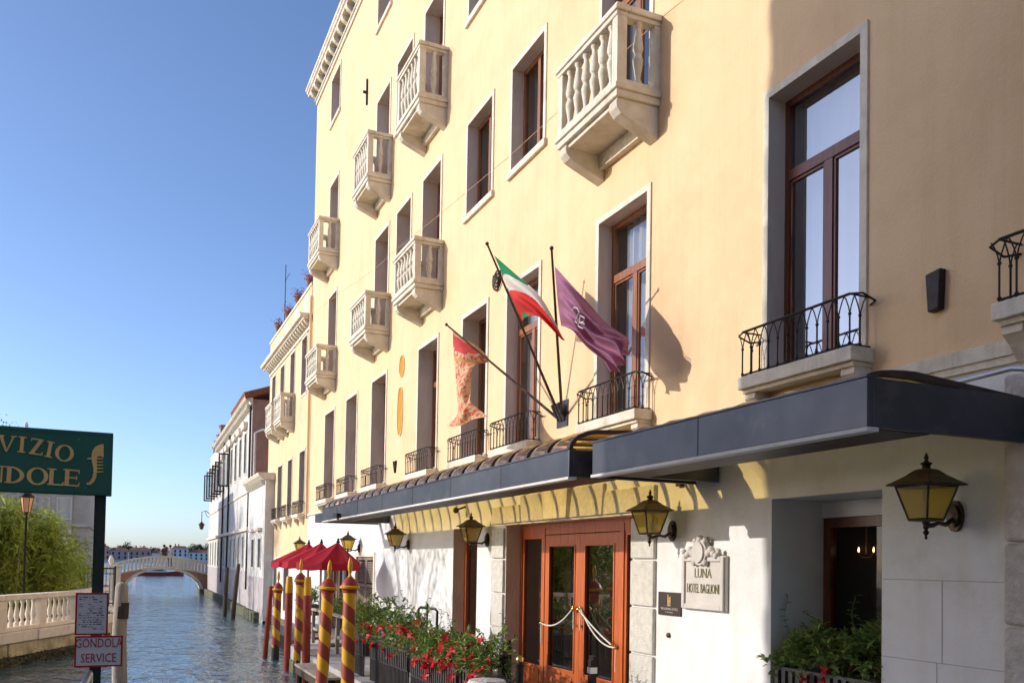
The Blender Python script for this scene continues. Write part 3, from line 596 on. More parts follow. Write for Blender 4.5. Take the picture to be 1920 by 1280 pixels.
# ================================================================== LANTERNS
def lantern(s, label, z=2.13):
    t = thing('wall_lantern', label, 'lantern', (D, s, z), 0, 'lanterns along the hotel wall')
    cx = -.335
    mb = MB(); n = 16; pl = [(.075 * math.cos(2 * math.pi * k / n), .125 * math.sin(2 * math.pi * k / n)) for k in range(n)]
    mb.prism(pl, lambda u, v, q: (q, u, v), -.03, -.001); mb.prism([(u * .7, v * .7) for u, v in pl], lambda u, v, q: (q, u, v), -.05, -.03); mb.build('back_plate', bronze, t)
    mb = MB(); mb.tube([(-.04, 0, -.02), (-.12, 0, -.07), (-.2, 0, -.06), (-.26, 0, -.08), (cx, 0, -.09)], [.018, .02, .015, .02, .016], 8); mb.build('arm', bronze, t, True)
    mb = MB(); mb.lathe([(.004, -.195), (.012, -.18), (.008, -.165), (.026, -.14), (.012, -.12), (.024, -.10), (.02, -.08), (.03, -.065), (.03, -.045)], 10, (cx, 0, 0)); mb.build('drop_finial', bronze, t, True)
    b, tp = .088, .158; z0, z1 = -.04, .225
    mb = MB()
    for sx in (-1, 1):
        for sy in (-1, 1): mb.tube([(cx + sx * b, sy * b, z0), (cx + sx * tp, sy * tp, z1)], .011, 4)
    for r, zz in ((b, z0), (tp, z1)):
        for i in range(4):
            c = [(-r, -r), (r, -r), (r, r), (-r, r)]; p, q = c[i], c[(i + 1) % 4]; mb.tube([(cx + p[0], p[1], zz), (cx + q[0], q[1], zz)], .012, 4)
    mb.box(cx - b, cx + b, -b, b, z0 - .012, z0 - .004); mb.build('cage', bronze, t)
    for i in range(4):
        c = [(-1, -1), (1, -1), (1, 1), (-1, 1)]; p, q = c[i], c[(i + 1) % 4]
        MB().quad((cx + p[0] * b, p[1] * b, z0), (cx + q[0] * b, q[1] * b, z0), (cx + q[0] * tp, q[1] * tp, z1), (cx + p[0] * tp, p[1] * tp, z1)).build('pane', lamp_glass, t)
    pr = [(.205, z1 + .002), (.21, z1 + .012), (.16, z1 + .045), (.105, z1 + .085), (.065, z1 + .125), (.045, z1 + .135)]
    vs = []; fs = []
    for r, zz in pr:
        for c in ((-1, -1), (1, -1), (1, 1), (-1, 1)): vs.append((cx + c[0] * r, c[1] * r, zz))
    for i in range(len(pr) - 1):
        for k in range(4): fs.append((4 * i + k, 4 * i + (k + 1) % 4, 4 * i + 4 + (k + 1) % 4, 4 * i + 4 + k))
    fs += [(3, 2, 1, 0), (20, 21, 22, 23)]; mb = MB(); mb.add(vs, fs); rf = mb.build('roof', bronze, t)
    MB().lathe([(.035, 0), (.03, .025), (.042, .04), (.05, .045), (.02, .06), (.012, .075), (.02, .09), (.014, .105), (.004, .13)], 10, (cx, 0, z1 + .133)).build('finial', bronze, rf, True)
    MB().lathe([(.012, 0), (.014, .05), (.022, .09), (.016, .12), (.003, .15)], 8, (cx, 0, z0)).build('bulb', surf('frosted bulb', (.75, .68, .5), None, rough=.4), t, True)
lantern(5.07, 'dark bronze lantern beside the deep window in the shade', 2.14)
lantern(9.06, 'dark bronze lantern to the right of the wooden entrance doors')
lantern(15.02, 'dark bronze lantern beside the narrow red framed window')
lantern(19.9, 'dark bronze lantern on the white wall between shutters and narrow window', 2.11)
lantern(24.6, 'dark bronze lantern above the nearest red parasol', 2.07)
lantern(32.0, 'dark bronze lantern rising behind the red parasols on the yellow wall', 2.07)
# ================================================================== PLAQUES
p = thing('hotel_plaque', 'carved stone plaque with cartouche reading LUNA HOTEL BAGLIONI', 'plaque', (D, 8.38, 1.56))
pls = surf('pale carved stone', (.56, .51, .46), (.64, .59, .54), 6, .7, bump=.2)
bevel(MB().box(-.05, 0, -.405, .405, -.35, .27).build('slab', pls, p), .008)
mb = MB(); boxes_ring(mb, -.075, -.05, -.395, .395, -.34, .26, .055); bevel(mb.build('border', pls, p), .008)
mb = MB(); n = 16; pts = [(.135 * math.cos(2 * math.pi * k / n), .15 * math.sin(2 * math.pi * k / n)) for k in range(n)]
mb.prism(pts, lambda u, v, q: (q, u + .02, v + .31), -.10, -.02); mb.prism([(u * .8, v * .8) for u, v in pts], lambda u, v, q: (q, u + .02, v + .31), -.125, -.10)
for sg in (-1, 1):
    for k in range(5): mb.ball((-.07, .02 + sg * (.15 + .045 * k), .30 + .035 * math.sin(k * 1.7)), .05 - .004 * k, 8, 5)
    mb.ball((-.08, .02 + sg * .1, .19), .04, 8, 5); mb.ball((-.08, .02 + sg * .09, .44), .035, 8, 5)
mb.ball((-.08, .02, .46), .045, 8, 5); mb.build('cartouche', pls, p, True)
let = surf('verdigris lettering', (.10, .10, .05), (.30, .26, .12), 20, .6)
text_mesh('LUNA', .155, let, 'lettering', p, (-.053, 0, .02), (0, -1, 0), (0, 0, 1), .004, .8)
text_mesh('HOTEL BAGLIONI', .155, let, 'lettering', p, (-.053, 0, -.155), (0, -1, 0), (0, 0, 1), .004, .50)
p = thing('small_plaque', 'small dark brown plaque with gilt emblem left of the carved plaque', 'plaque', (D, 9.1, 1.24))
MB().box(-.02, 0, -.24, .24, -.13, .15).build('plate', surf('dark brown plaque', (.05, .033, .027), None, rough=.4), p)
mb = MB(); mb.box(-.025, -.02, -.03, -.018, -.0, .1); mb.box(-.025, -.02, .018, .03, -.0, .12); mb.box(-.025, -.02, -.018, .018, .035, .05); mb.box(-.025, -.02, -.006, .006, .0, .09); mb.box(-.025, -.02, -.035, .035, -.015, -.006); mb.build('emblem', gold_l, p)
text_mesh('THE LEADING HOTELS', .04, surf('plaque print', (.6, .55, .48), None), 'lettering', p, (-.0215, 0, -.065), (0, -1, 0), (0, 0, 1), .001, .9)
text_mesh('OF THE WORLD', .022, surf('plaque print', (.6, .55, .48), None), 'lettering', p, (-.0215, 0, -.10), (0, -1, 0), (0, 0, 1), .001)
tag(MB().lathe([(.03, 0), (.03, .03), (.012, .04)], 10).build('door_bell', bronze), 'tiny round bell push on the white wall below the dark plaque', 'bell'); o = C.objects[-1]; o.location = (D + .005, 9.12, .87); o.rotation_euler = (0, R(-90), 0)
# ================================================================== FLAGS
def smooth_net(rows, nu, nv):
    def cr(p, t):
        n = len(p) - 1; x = t * n; i = min(int(x), n - 1); f = x - i
        p0, p1, p2, p3 = p[max(i - 1, 0)], p[i], p[i + 1], p[min(i + 2, n)]
        return .5 * ((2 * p1) + (p2 - p0) * f + (2 * p0 - 5 * p1 + 4 * p2 - p3) * f * f + (3 * p1 - p0 - 3 * p2 + p3) * f ** 3)
    R1 = [[cr(r, u / nu) for u in range(nu + 1)] for r in rows]
    return [[cr([r[u] for r in R1], v / nv) for u in range(nu + 1)] for v in range(nv + 1)]
def flag_obj(name, label, rows, colour, mats, nu, nv, pole, tip_r=.022, fold=(.03, 5)):
    t = thing(name, label, 'flag', pole[0])
    inv = Vector(pole[0])
    mb = MB(); a, b = Vector(pole[0]) - inv, Vector(pole[1]) - inv; mb.tube([a, b], [.024, .014], 8); po = mb.build('pole', bronze, t, True)
    MB().ball(b, tip_r * 1.3, 8, 6).build('pole_tip', bronze, po, True)
    net = smooth_net(rows, nu, nv); mb = MB(); vs = []; fs = []; mi = []
    for v in range(nv + 1):
        for u in range(nu + 1):
            q = net[v][u] - inv; k = fold[0] * math.sin(fold[1] * math.pi * (v / nv) + 3 * u / nu) * min(1, 3 * u / nu); vs.append((q.x + k, q.y + k * .6, q.z))
    for v in range(nv):
        for u in range(nu):
            a = v * (nu + 1) + u; fs.append((a, a + 1, a + nu + 2, a + nu + 1)); mi.append(colour((u + .5) / nu, (v + .5) / nv))
    me = bpy.data.meshes.new('cloth'); me.from_pydata(vs, [], fs)
    for q in mats: me.materials.append(q)
    me.polygons.foreach_set('material_index', mi); me.polygons.foreach_set('use_smooth', [True] * len(fs)); return t, obj('cloth', me, t)
FB = (D - .07, 12.06, 3.98)
def P(x, y, d): return onX(x, y, d)
def cloth(name, c1, c2, sc=4):
    q = surf(name, c1, c2, sc, .8, bump=.1, bscale=60); leafify(q, .35); return q
itg, itw, itr = cloth('green bunting', (.01, .22, .09), (.012, .27, .11)), cloth('white bunting', (.70, .68, .64), (.76, .74, .7)), cloth('red bunting', (.58, .035, .03), (.66, .05, .04))
purple = cloth('mauve bunting', (.34, .15, .25), (.43, .19, .32))
rows = [[P(926, 478, 4.83), P(962, 511, 4.85), P(1012, 558, 5.0), P(1057, 638, 5.2)],
        [P(944, 519, 4.98), P(968, 540, 4.92), P(1005, 572, 5.02), P(1056, 637, 5.2)],
        [P(958, 555, 5.13), P(975, 566, 5.0), P(1005, 588, 5.06), P(1055, 636, 5.2)],
        [P(979, 601, 5.34), P(988, 596, 5.2), P(1015, 596, 5.1), P(1054, 634, 5.2)]]
def itcol(u, v):
    if v > .86 and .15 < u < .42: return 0
    k = v + .12 * u
    return 0 if v < .33 - .70 * u * (1 - u * .5) and u < .5 else (1 if (v < .60 - .62 * u) else 2)
flag_obj('italian_flag', 'green, white and red striped flag on a slanting bronze pole above the canopy', rows, itcol, [itg, itw, itr], 72, 60, (FB, (4.75, 11.93, 6.36)), fold=(.045, 5))
rows = [[P(1040, 499, 4.92), P(1083, 548, 4.98), P(1130, 602, 5.2), P(1172, 632, 5.38), P(1174, 655, 5.42)],
        [P(1043, 535, 4.99), P(1078, 575, 4.95), P(1118, 622, 5.15), P(1160, 640, 5.34), P(1172, 668, 5.42)],
        [P(1046, 570, 5.08), P(1075, 598, 5.06), P(1106, 640, 5.24), P(1146, 668, 5.36), P(1162, 690, 5.44)],
        [P(1052, 610, 5.2), P(1078, 622, 5.22), P(1106, 652, 5.34), P(1138, 680, 5.44), P(1148, 699, 5.48)]]
ft, fc = flag_obj('mauve_flag', 'mauve flag with a white monogram on a steep bronze pole beside the tall window', rows, lambda u, v: 0, [purple], 44, 36, ((FB[0], FB[1] - .1, FB[2]), (4.82, 9.92, 5.66)), fold=(.075, 7))
# monogram as thin white cords on the cloth
fi = Vector((FB[0], FB[1] - .1, FB[2])); mb = MB()
for path in ([(1072, 582), (1076, 576), (1082, 578), (1086, 586), (1080, 596), (1078, 602), (1082, 606)], [(1088, 590), (1086, 604), (1083, 610)], [(1089, 592), (1096, 596), (1094, 603), (1087, 604), (1096, 607), (1093, 616), (1084, 611)]):
    mb.tube([P(x, y, 4.90) - fi for x, y in path], .006, 4)
mb.build('monogram', cloth_w, fc)
orn = surf('red and gold damask', (.68, .12, .09), (.80, .56, .32), 16, .7, detail=4, contrast=(.44, .50)); leafify(orn, .35)
redf = cloth('scarlet bunting', (.66, .07, .08), (.74, .10, .10)); goldf = cloth('gold bunting', (.66, .33, .10), (.74, .42, .16))
rows = [[P(849, 620, 5.0), P(868, 634, 5.1), P(895, 650, 5.25), P(917, 672, 5.38)],
        [P(850, 655, 4.95), P(868, 662, 5.0), P(890, 668, 5.15), P(914, 678, 5.34)],
        [P(854, 700, 4.93), P(864, 700, 4.96), P(876, 695, 5.02), P(890, 687, 5.15)],
        [P(857, 742, 4.93), P(865, 745, 4.88), P(874, 742, 4.95), P(880, 735, 5.0)],
        [P(858, 775, 4.92), P(868, 772, 4.82), P(878, 765, 4.9), P(888, 758, 5.0)],
        [P(838, 799, 4.9), P(862, 797, 4.84), P(885, 785, 4.9), P(913, 781, 5.02)]]
def ovcol(u, v):
    if v < .03 or abs(v - .27) < .02: return 2
    if .06 < v < .17 + .04 * math.sin(5 * u) and u < .75: return 1
    return 0
flag_obj('crimson_gold_flag', 'red and gold ornamented flag hanging from a low slanting pole', rows, ovcol, [orn, redf, goldf], 22, 34, ((FB[0], FB[1] + .1, FB[2] - .02), (4.86, 13.98, 5.68)), fold=(.03, 6))
mb = MB(); mb.box(D - .02, D, FB[1] - .18, FB[1] + .18, FB[2] - .18, FB[2] + .22)
for q in (-.1, 0, .1): mb.tube([(D - .02, FB[1] + q * .8, FB[2] - .08), (FB[0] - .07, FB[1] + q * .9, FB[2] + .16)], .038, 8)
tag(mb.build('flagpole_bracket', grey_metal), 'grey metal bracket holding three flagpoles to the wall', 'bracket')
c_ = onX(932, 524, D - .03); mb = MB(); pts = []
for k in range(40):
    a = k * .5; r_ = .03 + .0062 * k * .75; pts.append((D - .03, c_.y + r_ * math.cos(a), c_.z + r_ * math.sin(a)))
tag(MB().tube(pts, .016, 5).build('coiled_hose', iron, None, True), 'black spiral ornament on the wall behind the striped flag', 'ornament')
# ================================================================== PLANTERS AND FLOWERS
FLW = MB()
for k in range(5):
    a = 2 * math.pi * k / 5; c, s_ = math.cos(a), math.sin(a); c2, s2 = math.cos(a + .5), math.sin(a + .5); c3, s3 = math.cos(a - .5), math.sin(a - .5)
    FLW.add([(0, 0, 0), (.028 * c3, .028 * s3, .018), (.055 * c, .055 * s_, .012), (.028 * c2, .028 * s2, .018)], [(0, 1, 2, 3)])
FLW.lathe([(.004, -.04), (.009, -.01), (.012, .004)], 6)
FLM = FLW.mesh('flower', petal, True)
def leaf(mb, p, d, L, W, rng, mi=0):
    d = d.normalized(); side = d.cross(Vector((rng.uniform(-.4, .4), rng.uniform(-.4, .4), 1))); side = side.normalized() if side.length > 1e-4 else Vector((1, 0, 0))
    up = side.cross(d); m1 = p + d * L * .5 + up * L * .10; tip = p + d * L - Vector((0, 0, L * .12))
    mb.add([p, m1 + side * W, tip, m1 - side * W, m1 - up * W * .5], [(0, 1, 4), (1, 2, 4), (2, 3, 4), (3, 0, 4)], mi)
def bush(mb, rng, n, x0, x1, y0, y1, z0, h, L=.10, W=.019, spray=6):
    for _ in range(n):
        y = rng.uniform(y0, y1); x = rng.uniform(x0, x1); u = rng.random() ** .7
        hh = h * (.65 + .5 * math.sin(y * 2.3) * math.sin(y * 5.1 + 1) + .2 * rng.random())
        c = Vector((x + (x - (x0 + x1) / 2) * .7 * (1 - u) - .06 * (1 - u), y, z0 + hh * u - .1 * (1 - u) * rng.random()))
        az = rng.uniform(0, 6.28); el = rng.uniform(-.2, 1.1)
        base = Vector((math.cos(az) * math.cos(el), math.sin(az) * math.cos(el), math.sin(el)))
        for k in range(spray):
            leaf(mb, c + base * .02 * k, base + Vector((rng.gauss(0, .6), rng.gauss(0, .6), rng.gauss(0, .4))), L * rng.uniform(.7, 1.3), W * rng.uniform(.8, 1.3), rng, 0 if rng.random() < .62 else 1)
def ribbed_box(mb, x0, x1, y0, y1, z0, z1, rib=.095):
    mb.box(x0 + .012, x1 - .012, y0 + .012, y1 - .012, z0, z1 - .01); mb.box(x0 - .018, x1 + .012, y0 - .018, y1 + .012, z1 - .03, z1)
    n = int((y1 - y0) / rib)
    for k in range(n):
        y = y0 + (y1 - y0) * (k + .5) / n
        mb.box(x0 - .014, x0 + .012, y - .026, y + .026, z0 + .01, z1 - .03); mb.box(x1 - .012, x1 + .004, y - .026, y + .026, z0 + .01, z1 - .03)
    n = int((x1 - x0) / rib)
    for k in range(n):
        x = x0 + (x1 - x0) * (k + .5) / n
        mb.box(x - .026, x + .026, y0 - .014, y0 + .012, z0 + .01, z1 - .03); mb.box(x - .026, x + .026, y1 - .012, y1 + .004, z0 + .01, z1 - .03)
def planter(seed, x0, x1, y0, y1, z0, z1, label, h=.4, nl=230, nf=16, stand=True, twigs=2, zmin=.0):
    rg = random.Random(seed); t = thing('flower_planter', label, 'planter', ((x0 + x1) / 2, (y0 + y1) / 2, z0), 0, 'black ribbed flower boxes'); o = Vector(t.location)
    a, b = (x0 - o.x, x1 - o.x), (y0 - o.y, y1 - o.y)
    mb = MB(); ribbed_box(mb, a[0], a[1], b[0], b[1], 0, z1 - z0); mb.build('box', black_pl, t)
    MB().box(a[0] + .02, a[1] - .02, b[0] + .02, b[1] - .02, z1 - z0 - .03, z1 - z0 - .008).build('soil', surf('potting soil', (.03, .02, .014), (.05, .035, .025), 20, .95), t)
    if stand:
        mb = MB(); zs = GQ - z0
        n = int((b[1] - b[0]) / .075)
        for k in range(n + 1):
            y = b[0] + .01 + (b[1] - b[0] - .02) * k / n; mb.box(a[0] + .0, a[0] + .025, y - .012, y + .012, zs, -.012)
        mb.box(a[0] - .004, a[1], b[0], b[1], -.012, -.001); mb.build('stand', black_pl, t)
    mb = MB(); bush(mb, rg, nl, a[0], a[1], b[0], b[1], z1 - z0, h)
    for _ in range(twigs):
        p = Vector((rg.uniform(*a), rg.uniform(*b), z1 - z0 + h * .7)); d = Vector((rg.uniform(-.3, .3), rg.uniform(-.5, .5), 1)); pts = [p]
        for k in range(7):
            d = (d + Vector((rg.gauss(0, .25), rg.gauss(0, .25), -.05))).normalized(); p = p + d * .07; pts.append(p)
            leaf(mb, p, Vector((rg.gauss(0, 1), rg.gauss(0, 1), .3)), .07, .012, rg, 0); leaf(mb, p, Vector((rg.gauss(0, 1), rg.gauss(0, 1), .3)), .07, .012, rg, 0)
        mb.tube(pts, .004, 4)
    mb.build('foliage', [leaf_g, leaf_y], t)
    for _ in range(nf):
        y = rg.uniform(*b); x = a[0] - .10 + rg.random() ** 2 * (a[1] - a[0] + .1); z = z1 - z0 + rg.uniform(-.10, h * .85) - (0 if x > a[0] else .06)
        az = rg.gauss(math.pi * 1.15, .6)
        for q in range(rg.choice((1, 1, 2, 3))):
            obj('flower', FLM, t, (x + rg.gauss(0, .03), y + rg.gauss(0, .04), z + rg.gauss(0, .05)), (rg.uniform(-.5, .5), R(-60) + rg.uniform(-.5, .5), rg.uniform(-.6, .9)), (1.5,) * 3)
PX0, PX1 = 4.18, 4.5
for k, (y0, y1, lb) in enumerate(((10.25, 11.2, 'black ribbed flower box beside the stone cushion bollard'), (11.25, 12.3, 'black ribbed box with many red blooms hanging over its side'), (12.35, 13.4, 'black ribbed box with dense pale green leaves and red blooms'),
                                  (13.5, 14.6, 'black ribbed box with darker leaves next to the metal hoop'), (14.7, 15.9, 'black ribbed box behind the nearest striped pole'), (16.3, 17.4, 'black ribbed box between the two nearest striped poles'))):
    planter(30 + k, PX0 - .02 * (k % 2), PX1, y0, y1, -.02 - .02 * (k % 3), .30 - .02 * (k % 3), lb, .42 + .1 * (k > 2) + .16 * (k > 3), 200, (14, 26, 20, 14, 12, 10)[k])
planter(50, D - .02, D + .3, 5.88, 7.2, .18, .72, 'black ribbed box of white edged leaves inside the deep window', .38, 300, 7, False, 6)
for k, (x, y, lb) in enumerate(((4.9, 19.4, 'small flower trough on the terrace near the first parasol'), (4.9, 22.0, 'small flower trough on the terrace rail below the parasols'), (4.85, 25.2, 'small flower trough hanging beside the farthest striped pole'))):
    planter(60 + k, x, x + .3, y, y + 1.3, -.05 + .1 * k, .25 + .1 * k, lb, .35, 150, 5, False, 1)
# metal hoop rail, bollards with chain, stone bollard
hx, hy = 4.75, 14.3
mb = MB(); mb.tube([(hx, hy + .55, GQ), (hx, hy + .55, .88), (hx + .02, hy + .5, .92), (hx + .1, hy - .05, .92), (hx + .12, hy - .1, .88), (hx + .12, hy - .1, GQ)], .024, 8); mb.tube([(hx + .06, hy + .25, .9), (hx + .06, hy + .25, 1.0)], .016, 6); mb.tube([(hx + .06, hy + .25, GQ), (hx + .06, hy + .25, .9)], .016, 6)
tag(mb.build('hoop_rail', iron, None, True), 'square black metal hoop rail standing behind the red flowers', 'rail')
for (x, y, zt, mt_, lb) in ((4.45, 10.35, .60, bronze, 'black bollard with a dull ball top by the flower box'), (4.4, 9.75, .60, brass, 'black bollard with a shiny brass ball beside the doors')):
    t = thing('bollard', lb, 'bollard', (x, y, GQ), 0, 'bollards by the entrance'); h = zt - GQ
    MB().lathe([(.07, 0), (.07, .03), (.045, .05), (.045, h - .14), (.06, h - .12), (.06, h - .09), (.03, h - .08)], 14).build('post', iron, t, True); MB().ball((0, 0, h - .045), .05, 14, 10).build('ball_top', mt_, t, True)
for (x, y, zt, lb) in ((5.75, 13.2, .42, 'short black post in front of the left door panel'), (5.75, 10.4, .45, 'short black post in front of the right door panel')):
    t = thing('door_post', lb, 'post', (x, y, GQ)); h = zt - GQ
    bevel(MB().box(-.045, .045, -.045, .045, 0, h).build('post', iron, t), .01); MB().box(-.05, .05, -.05, .05, h - .18, h - .1).build('collar', steel, t); MB().box(-.02, .03, -.06, .06, h, h + .05).build('cap', iron, t)
pts = [Vector((4.45, 10.35, .42)).lerp(Vector((4.4, 9.75, .42)), t / 10) - Vector((0, 0, .16 * 4 * (t / 10) * (1 - t / 10))) for t in range(11)]
tag(MB().tube(pts, .014, 6).build('barrier_chain', iron, None, True), 'drooping black chain strung between two ball topped bollards', 'chain')
t = thing('stone_bollard', 'low round stone bollard top at the quay edge before the flowers', 'bollard', (3.98, 9.75, GQ))
MB().lathe([(.22, 0), (.2, .1), (.19, .62), (.23, .68), (.235, .74), (.21, .78), (.05, .80)], 18).build('drum', rough_stone, t, True)
# ================================================================== MOORING POLES
def mooring_pole(x, y, r, ztop, phase, label, lean=(0, 0)):
    t = thing('mooring_pole', label, 'mooring pole', (x, y, ZW - 1.0), 0, 'red and yellow striped mooring poles'); t.rotation_euler = (lean[0], lean[1], 0)
    H = ztop - (ZW - 1.0); hs = H - .62
    MB().lathe([(r * 1.05, 0), (r, hs * .5), (r * .96, hs)], 20).build('shaft', stripe_mat('painted stripes %d' % round(phase * 100), .54, 1.38, phase), t, True)
    MB().lathe([(r * .97, hs - .01), (r * 1.12, hs), (r * 1.15, hs + .03), (r * 1.0, hs + .04), (r * 1.28, hs + .06)], 20).build('collar', maroon, t, True)
    MB().lathe([(r * 1.28, hs + .055), (r * 1.5, hs + .075), (r * 1.52, hs + .10), (r * 1.3, hs + .12)], 20).build('ring', gold, t, True)
    MB().lathe([(r * 1.3, hs + .118), (r * 1.2, hs + .15), (r * .95, hs + .21), (r * .55, hs + .25), (r * .42, hs + .27)], 20).build('cap', maroon, t, True)
    MB().lathe([(r * .42, hs + .268), (r * .2, hs + .30), (r * .16, hs + .33), (r * .26, hs + .35), (r * .36, hs + .42), (r * .36, hs + .49), (r * .24, hs + .57), (r * .08, hs + .62)], 12).build('finial', gold, t, True)
mooring_pole(3.70, 15.57, .118, 1.77, .20, 'thick striped pole nearest the flower boxes, upright')
mooring_pole(3.42, 16.75, .115, 1.72, .62, 'thick striped pole leaning slightly beside an upright twin', (R(1), R(2.4)))
mooring_pole(3.9, 21.6, .105, 1.74, .35, 'slim striped pole standing between two plain yellow topped posts', (0, R(.6)))
mooring_pole(3.98, 25.6, .108, 1.40, .8, 'weathered striped pole farthest along the canal, leaves at its middle', (0, R(1.2)))
def plain_post(x, y, r, ztop, label, lean=0, yel=.42):
    t = thing('mooring_post', label, 'mooring post', (x, y, ZW - 1.0)); t.rotation_euler = (0, lean, 0); H = ztop - ZW + 1.0
    MB().lathe([(r * 1.05, 0), (r, H - yel)], 16).build('shaft', maroon, t, True)
    if yel: MB().lathe([(r * 1.005, H - yel), (r, H - .25), (r * .8, H - .02), (r * .72, H)], 16).build('painted_head', gold, t, True)
plain_post(3.9, 22.95, .095, 1.29, 'plain red post with yellow head left of the slim striped pole')
plain_post(3.88, 20.4, .09, 1.33, 'plain red post with yellow head right of the slim striped pole')
plain_post(3.75, 26.2, .07, .95, 'thin leaning red post behind the farthest striped pole', R(3.5), 0)
# jetty
j = thing('jetty', 'small weathered timber jetty between the mooring poles', 'jetty', (3.72, 17.2, GQ - .16))
for k in range(11):
    bevel(MB().box(-.2, .22, .0 + k * .24, .225 + k * .24, 0, .05).build('plank', pale_wood, j), .006)
mb = MB(); mb.box(-.18, -.10, 0, 2.62, -.16, -.002); mb.box(.12, .2, 0, 2.62, -.16, -.002); mb.build('beam', dark_wood, j)
for (x, y) in ((-.14, .15), (-.14, 2.4), (.16, .15), (.16, 2.4)): MB().tube([(x, y, -1.6), (x, y, -.16)], .07, 8).build('pile', dark_wood, j)
t = thing('terrace_rail', 'brown timber terrace rail behind the yellow topped posts', 'rail', (4.62, 18.6, GQ))
for k in range(6): MB().box(-.04, .04, k * .95, k * .95 + .08, 0, .85).build('post', pale_wood, t)
MB().box(-.05, .05, -.05, 4.9, .85, .91).build('top_rail', pale_wood, t)
MB().box(-.02, .02, .0, 4.85, .35, .42).build('mid_rail', pale_wood, t)
# ================================================================== PARASOLS
def parasol(x, y, zt, ze, w, label, rz=0):
    t = thing('parasol', label, 'parasol', (x, y, GQ), rz, 'red parasols on the terrace'); h = zt - GQ; e = ze - GQ
    MB().tube([(0, 0, 0), (0, 0, h)], .03, 8).build('mast', pale_wood, t, True)
    MB().box(-.25, .25, -.25, .25, 0, .06).build('foot', grey_metal, t)
    n = 8; mb = MB(); rim = [(-.24 + w * math.cos(math.pi / 8 + k * math.pi / 4), w * math.sin(math.pi / 8 + k * math.pi / 4)) for k in range(n)]
    for k in range(n):
        a, b = rim[k], rim[(k + 1) % n]; m = 4
        G = []
        for i in range(m + 1):
            f = i / m; row = []
            for jx in range(5):
                g = jx / 4; px, py = (a[0] + (b[0] - a[0]) * g) * f, (a[1] + (b[1] - a[1]) * g) * f
                row.append((px, py, h - (h - e) * (f ** .92) + .05 * math.sin(math.pi * g) * f * 0 - .05 * math.sin(math.pi * g) * f))
            G.append(row)
        for i in range(m):
            for jx in range(4): mb.quad(G[i][jx], G[i][jx + 1], G[i + 1][jx + 1], G[i + 1][jx])
        for jx in range(4):
            p, q = G[m][jx], G[m][jx + 1]; dz = .15 - .03 * ((k + jx) % 2); mb.quad(p, q, (q[0] * 1.01, q[1] * 1.01, q[2] - .16), (p[0] * 1.01, p[1] * 1.01, p[2] - .16))
    mb.build('canopy', red_cloth, t, False)
    MB().lathe([(.05, 0), (.05, .03), (.03, .05), (.03, .09), (.01, .12)], 8, (0, 0, h - .02)).build('tip', iron, t, True)
    for k in range(n):
        a = rim[k]; MB().tube([(0, 0, h - .06), (a[0] * .98, a[1] * .98, e - .01)], .009, 4).build('rib', pale_wood, t)
parasol(5.0, 22.4, 2.18, 1.66, .80, 'nearest red parasol, its canopy whole above the striped poles')
parasol(5.05, 24.7, 2.2, 1.68, .82, 'middle red parasol with only its ridge and tip showing', .1)
parasol(5.1, 26.8, 2.22, 1.66, .85, 'farthest red parasol of the terrace row', .2)
# ================================================================== LOWER WING
wing = thing('lower_wing', 'lower yellow wing with flower topped parapet adjoining the tall hotel', 'building')
WW = [(33.05, 34.31, 3.4, 5.88), (35.75, 36.9, 3.4, 5.82), (38.2, 39.45, 3.4, 5.8), (40.8, 41.9, 3.4, 5.75)]
WW3 = [(33.15, 34.33, 7.9, 10.2), (35.7, 36.85, 7.3, 10.15), (38.2, 39.35, 7.3, 10.1), (40.6, 41.7, 7.9, 10.1)]
WG = [(33.2, 34.4, GQ, 1.2), (36.0, 37.3, GQ, 1.5), (39.0, 40.0, GQ, 1.6)]
mb = MB(); wall_sheet(mb, D, 32.4, 42.4, 1.85, 10.4, WW + WW3); mb.build('upper_wall', yellow2, wing)
mb = MB(); wall_sheet(mb, D, 32.4, 42.4, GQ - 1, 1.85, WG); mb.build('ground_floor_wall', white, wing)
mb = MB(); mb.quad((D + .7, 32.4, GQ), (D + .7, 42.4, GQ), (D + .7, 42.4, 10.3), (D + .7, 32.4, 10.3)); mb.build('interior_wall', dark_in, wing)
mb = MB(); mb.quad((D, 42.4, -1), (D + 7, 42.4, -1), (D + 7, 42.4, 11.6), (D, 42.4, 11.6)); mb.quad((D + .25, 32.4, 10.9), (D + 7, 32.4, 10.9), (D + 7, 42.4, 10.9), (D + .25, 42.4, 10.9)); mb.build('rear_wall', yellow2, wing)
for (a, b, c, d) in WW + WW3 + WG:
    mb = MB(); boxes_ring(mb, D - .02, D + .28, a, b, c, d, .09); wn = mb.build('window', [stone, stone_d], wing)
    for q in wn.data.polygons:
        if q.center.x > D and a + .01 < q.center.y < b - .01 and abs(q.normal.x) < .5: q.material_index = 1
    mb = MB(); boxes_ring(mb, D + .2, D + .26, a + .09, b - .09, c + .09, d - .09, .07); mb.box(D + .2, D + .26, (a + b) / 2 - .04, (a + b) / 2 + .04, c + .1, d - .1); mb.build('sash', wood_d, wn)
    MB().quad((D + .23, a + .1, c + .1), (D + .23, b - .1, c + .1), (D + .23, b - .1, d - .1), (D + .23, a + .1, d - .1)).build('pane', glass, wn)
for (a, b, c, d) in WW: iron_balcony(wing, a + .02, b - .02, 3.42, 5.86)
for (a, b) in ((35.6, 37.25), (38.0, 39.6)): stone_balcony(wing, a, b, 8.32, 7.1, 5.54)
mb = MB(); mb.box(D - .05, D, 32.42, 42.4, 10.2, 10.32); mb.build('cornice_frieze', stone, wing)
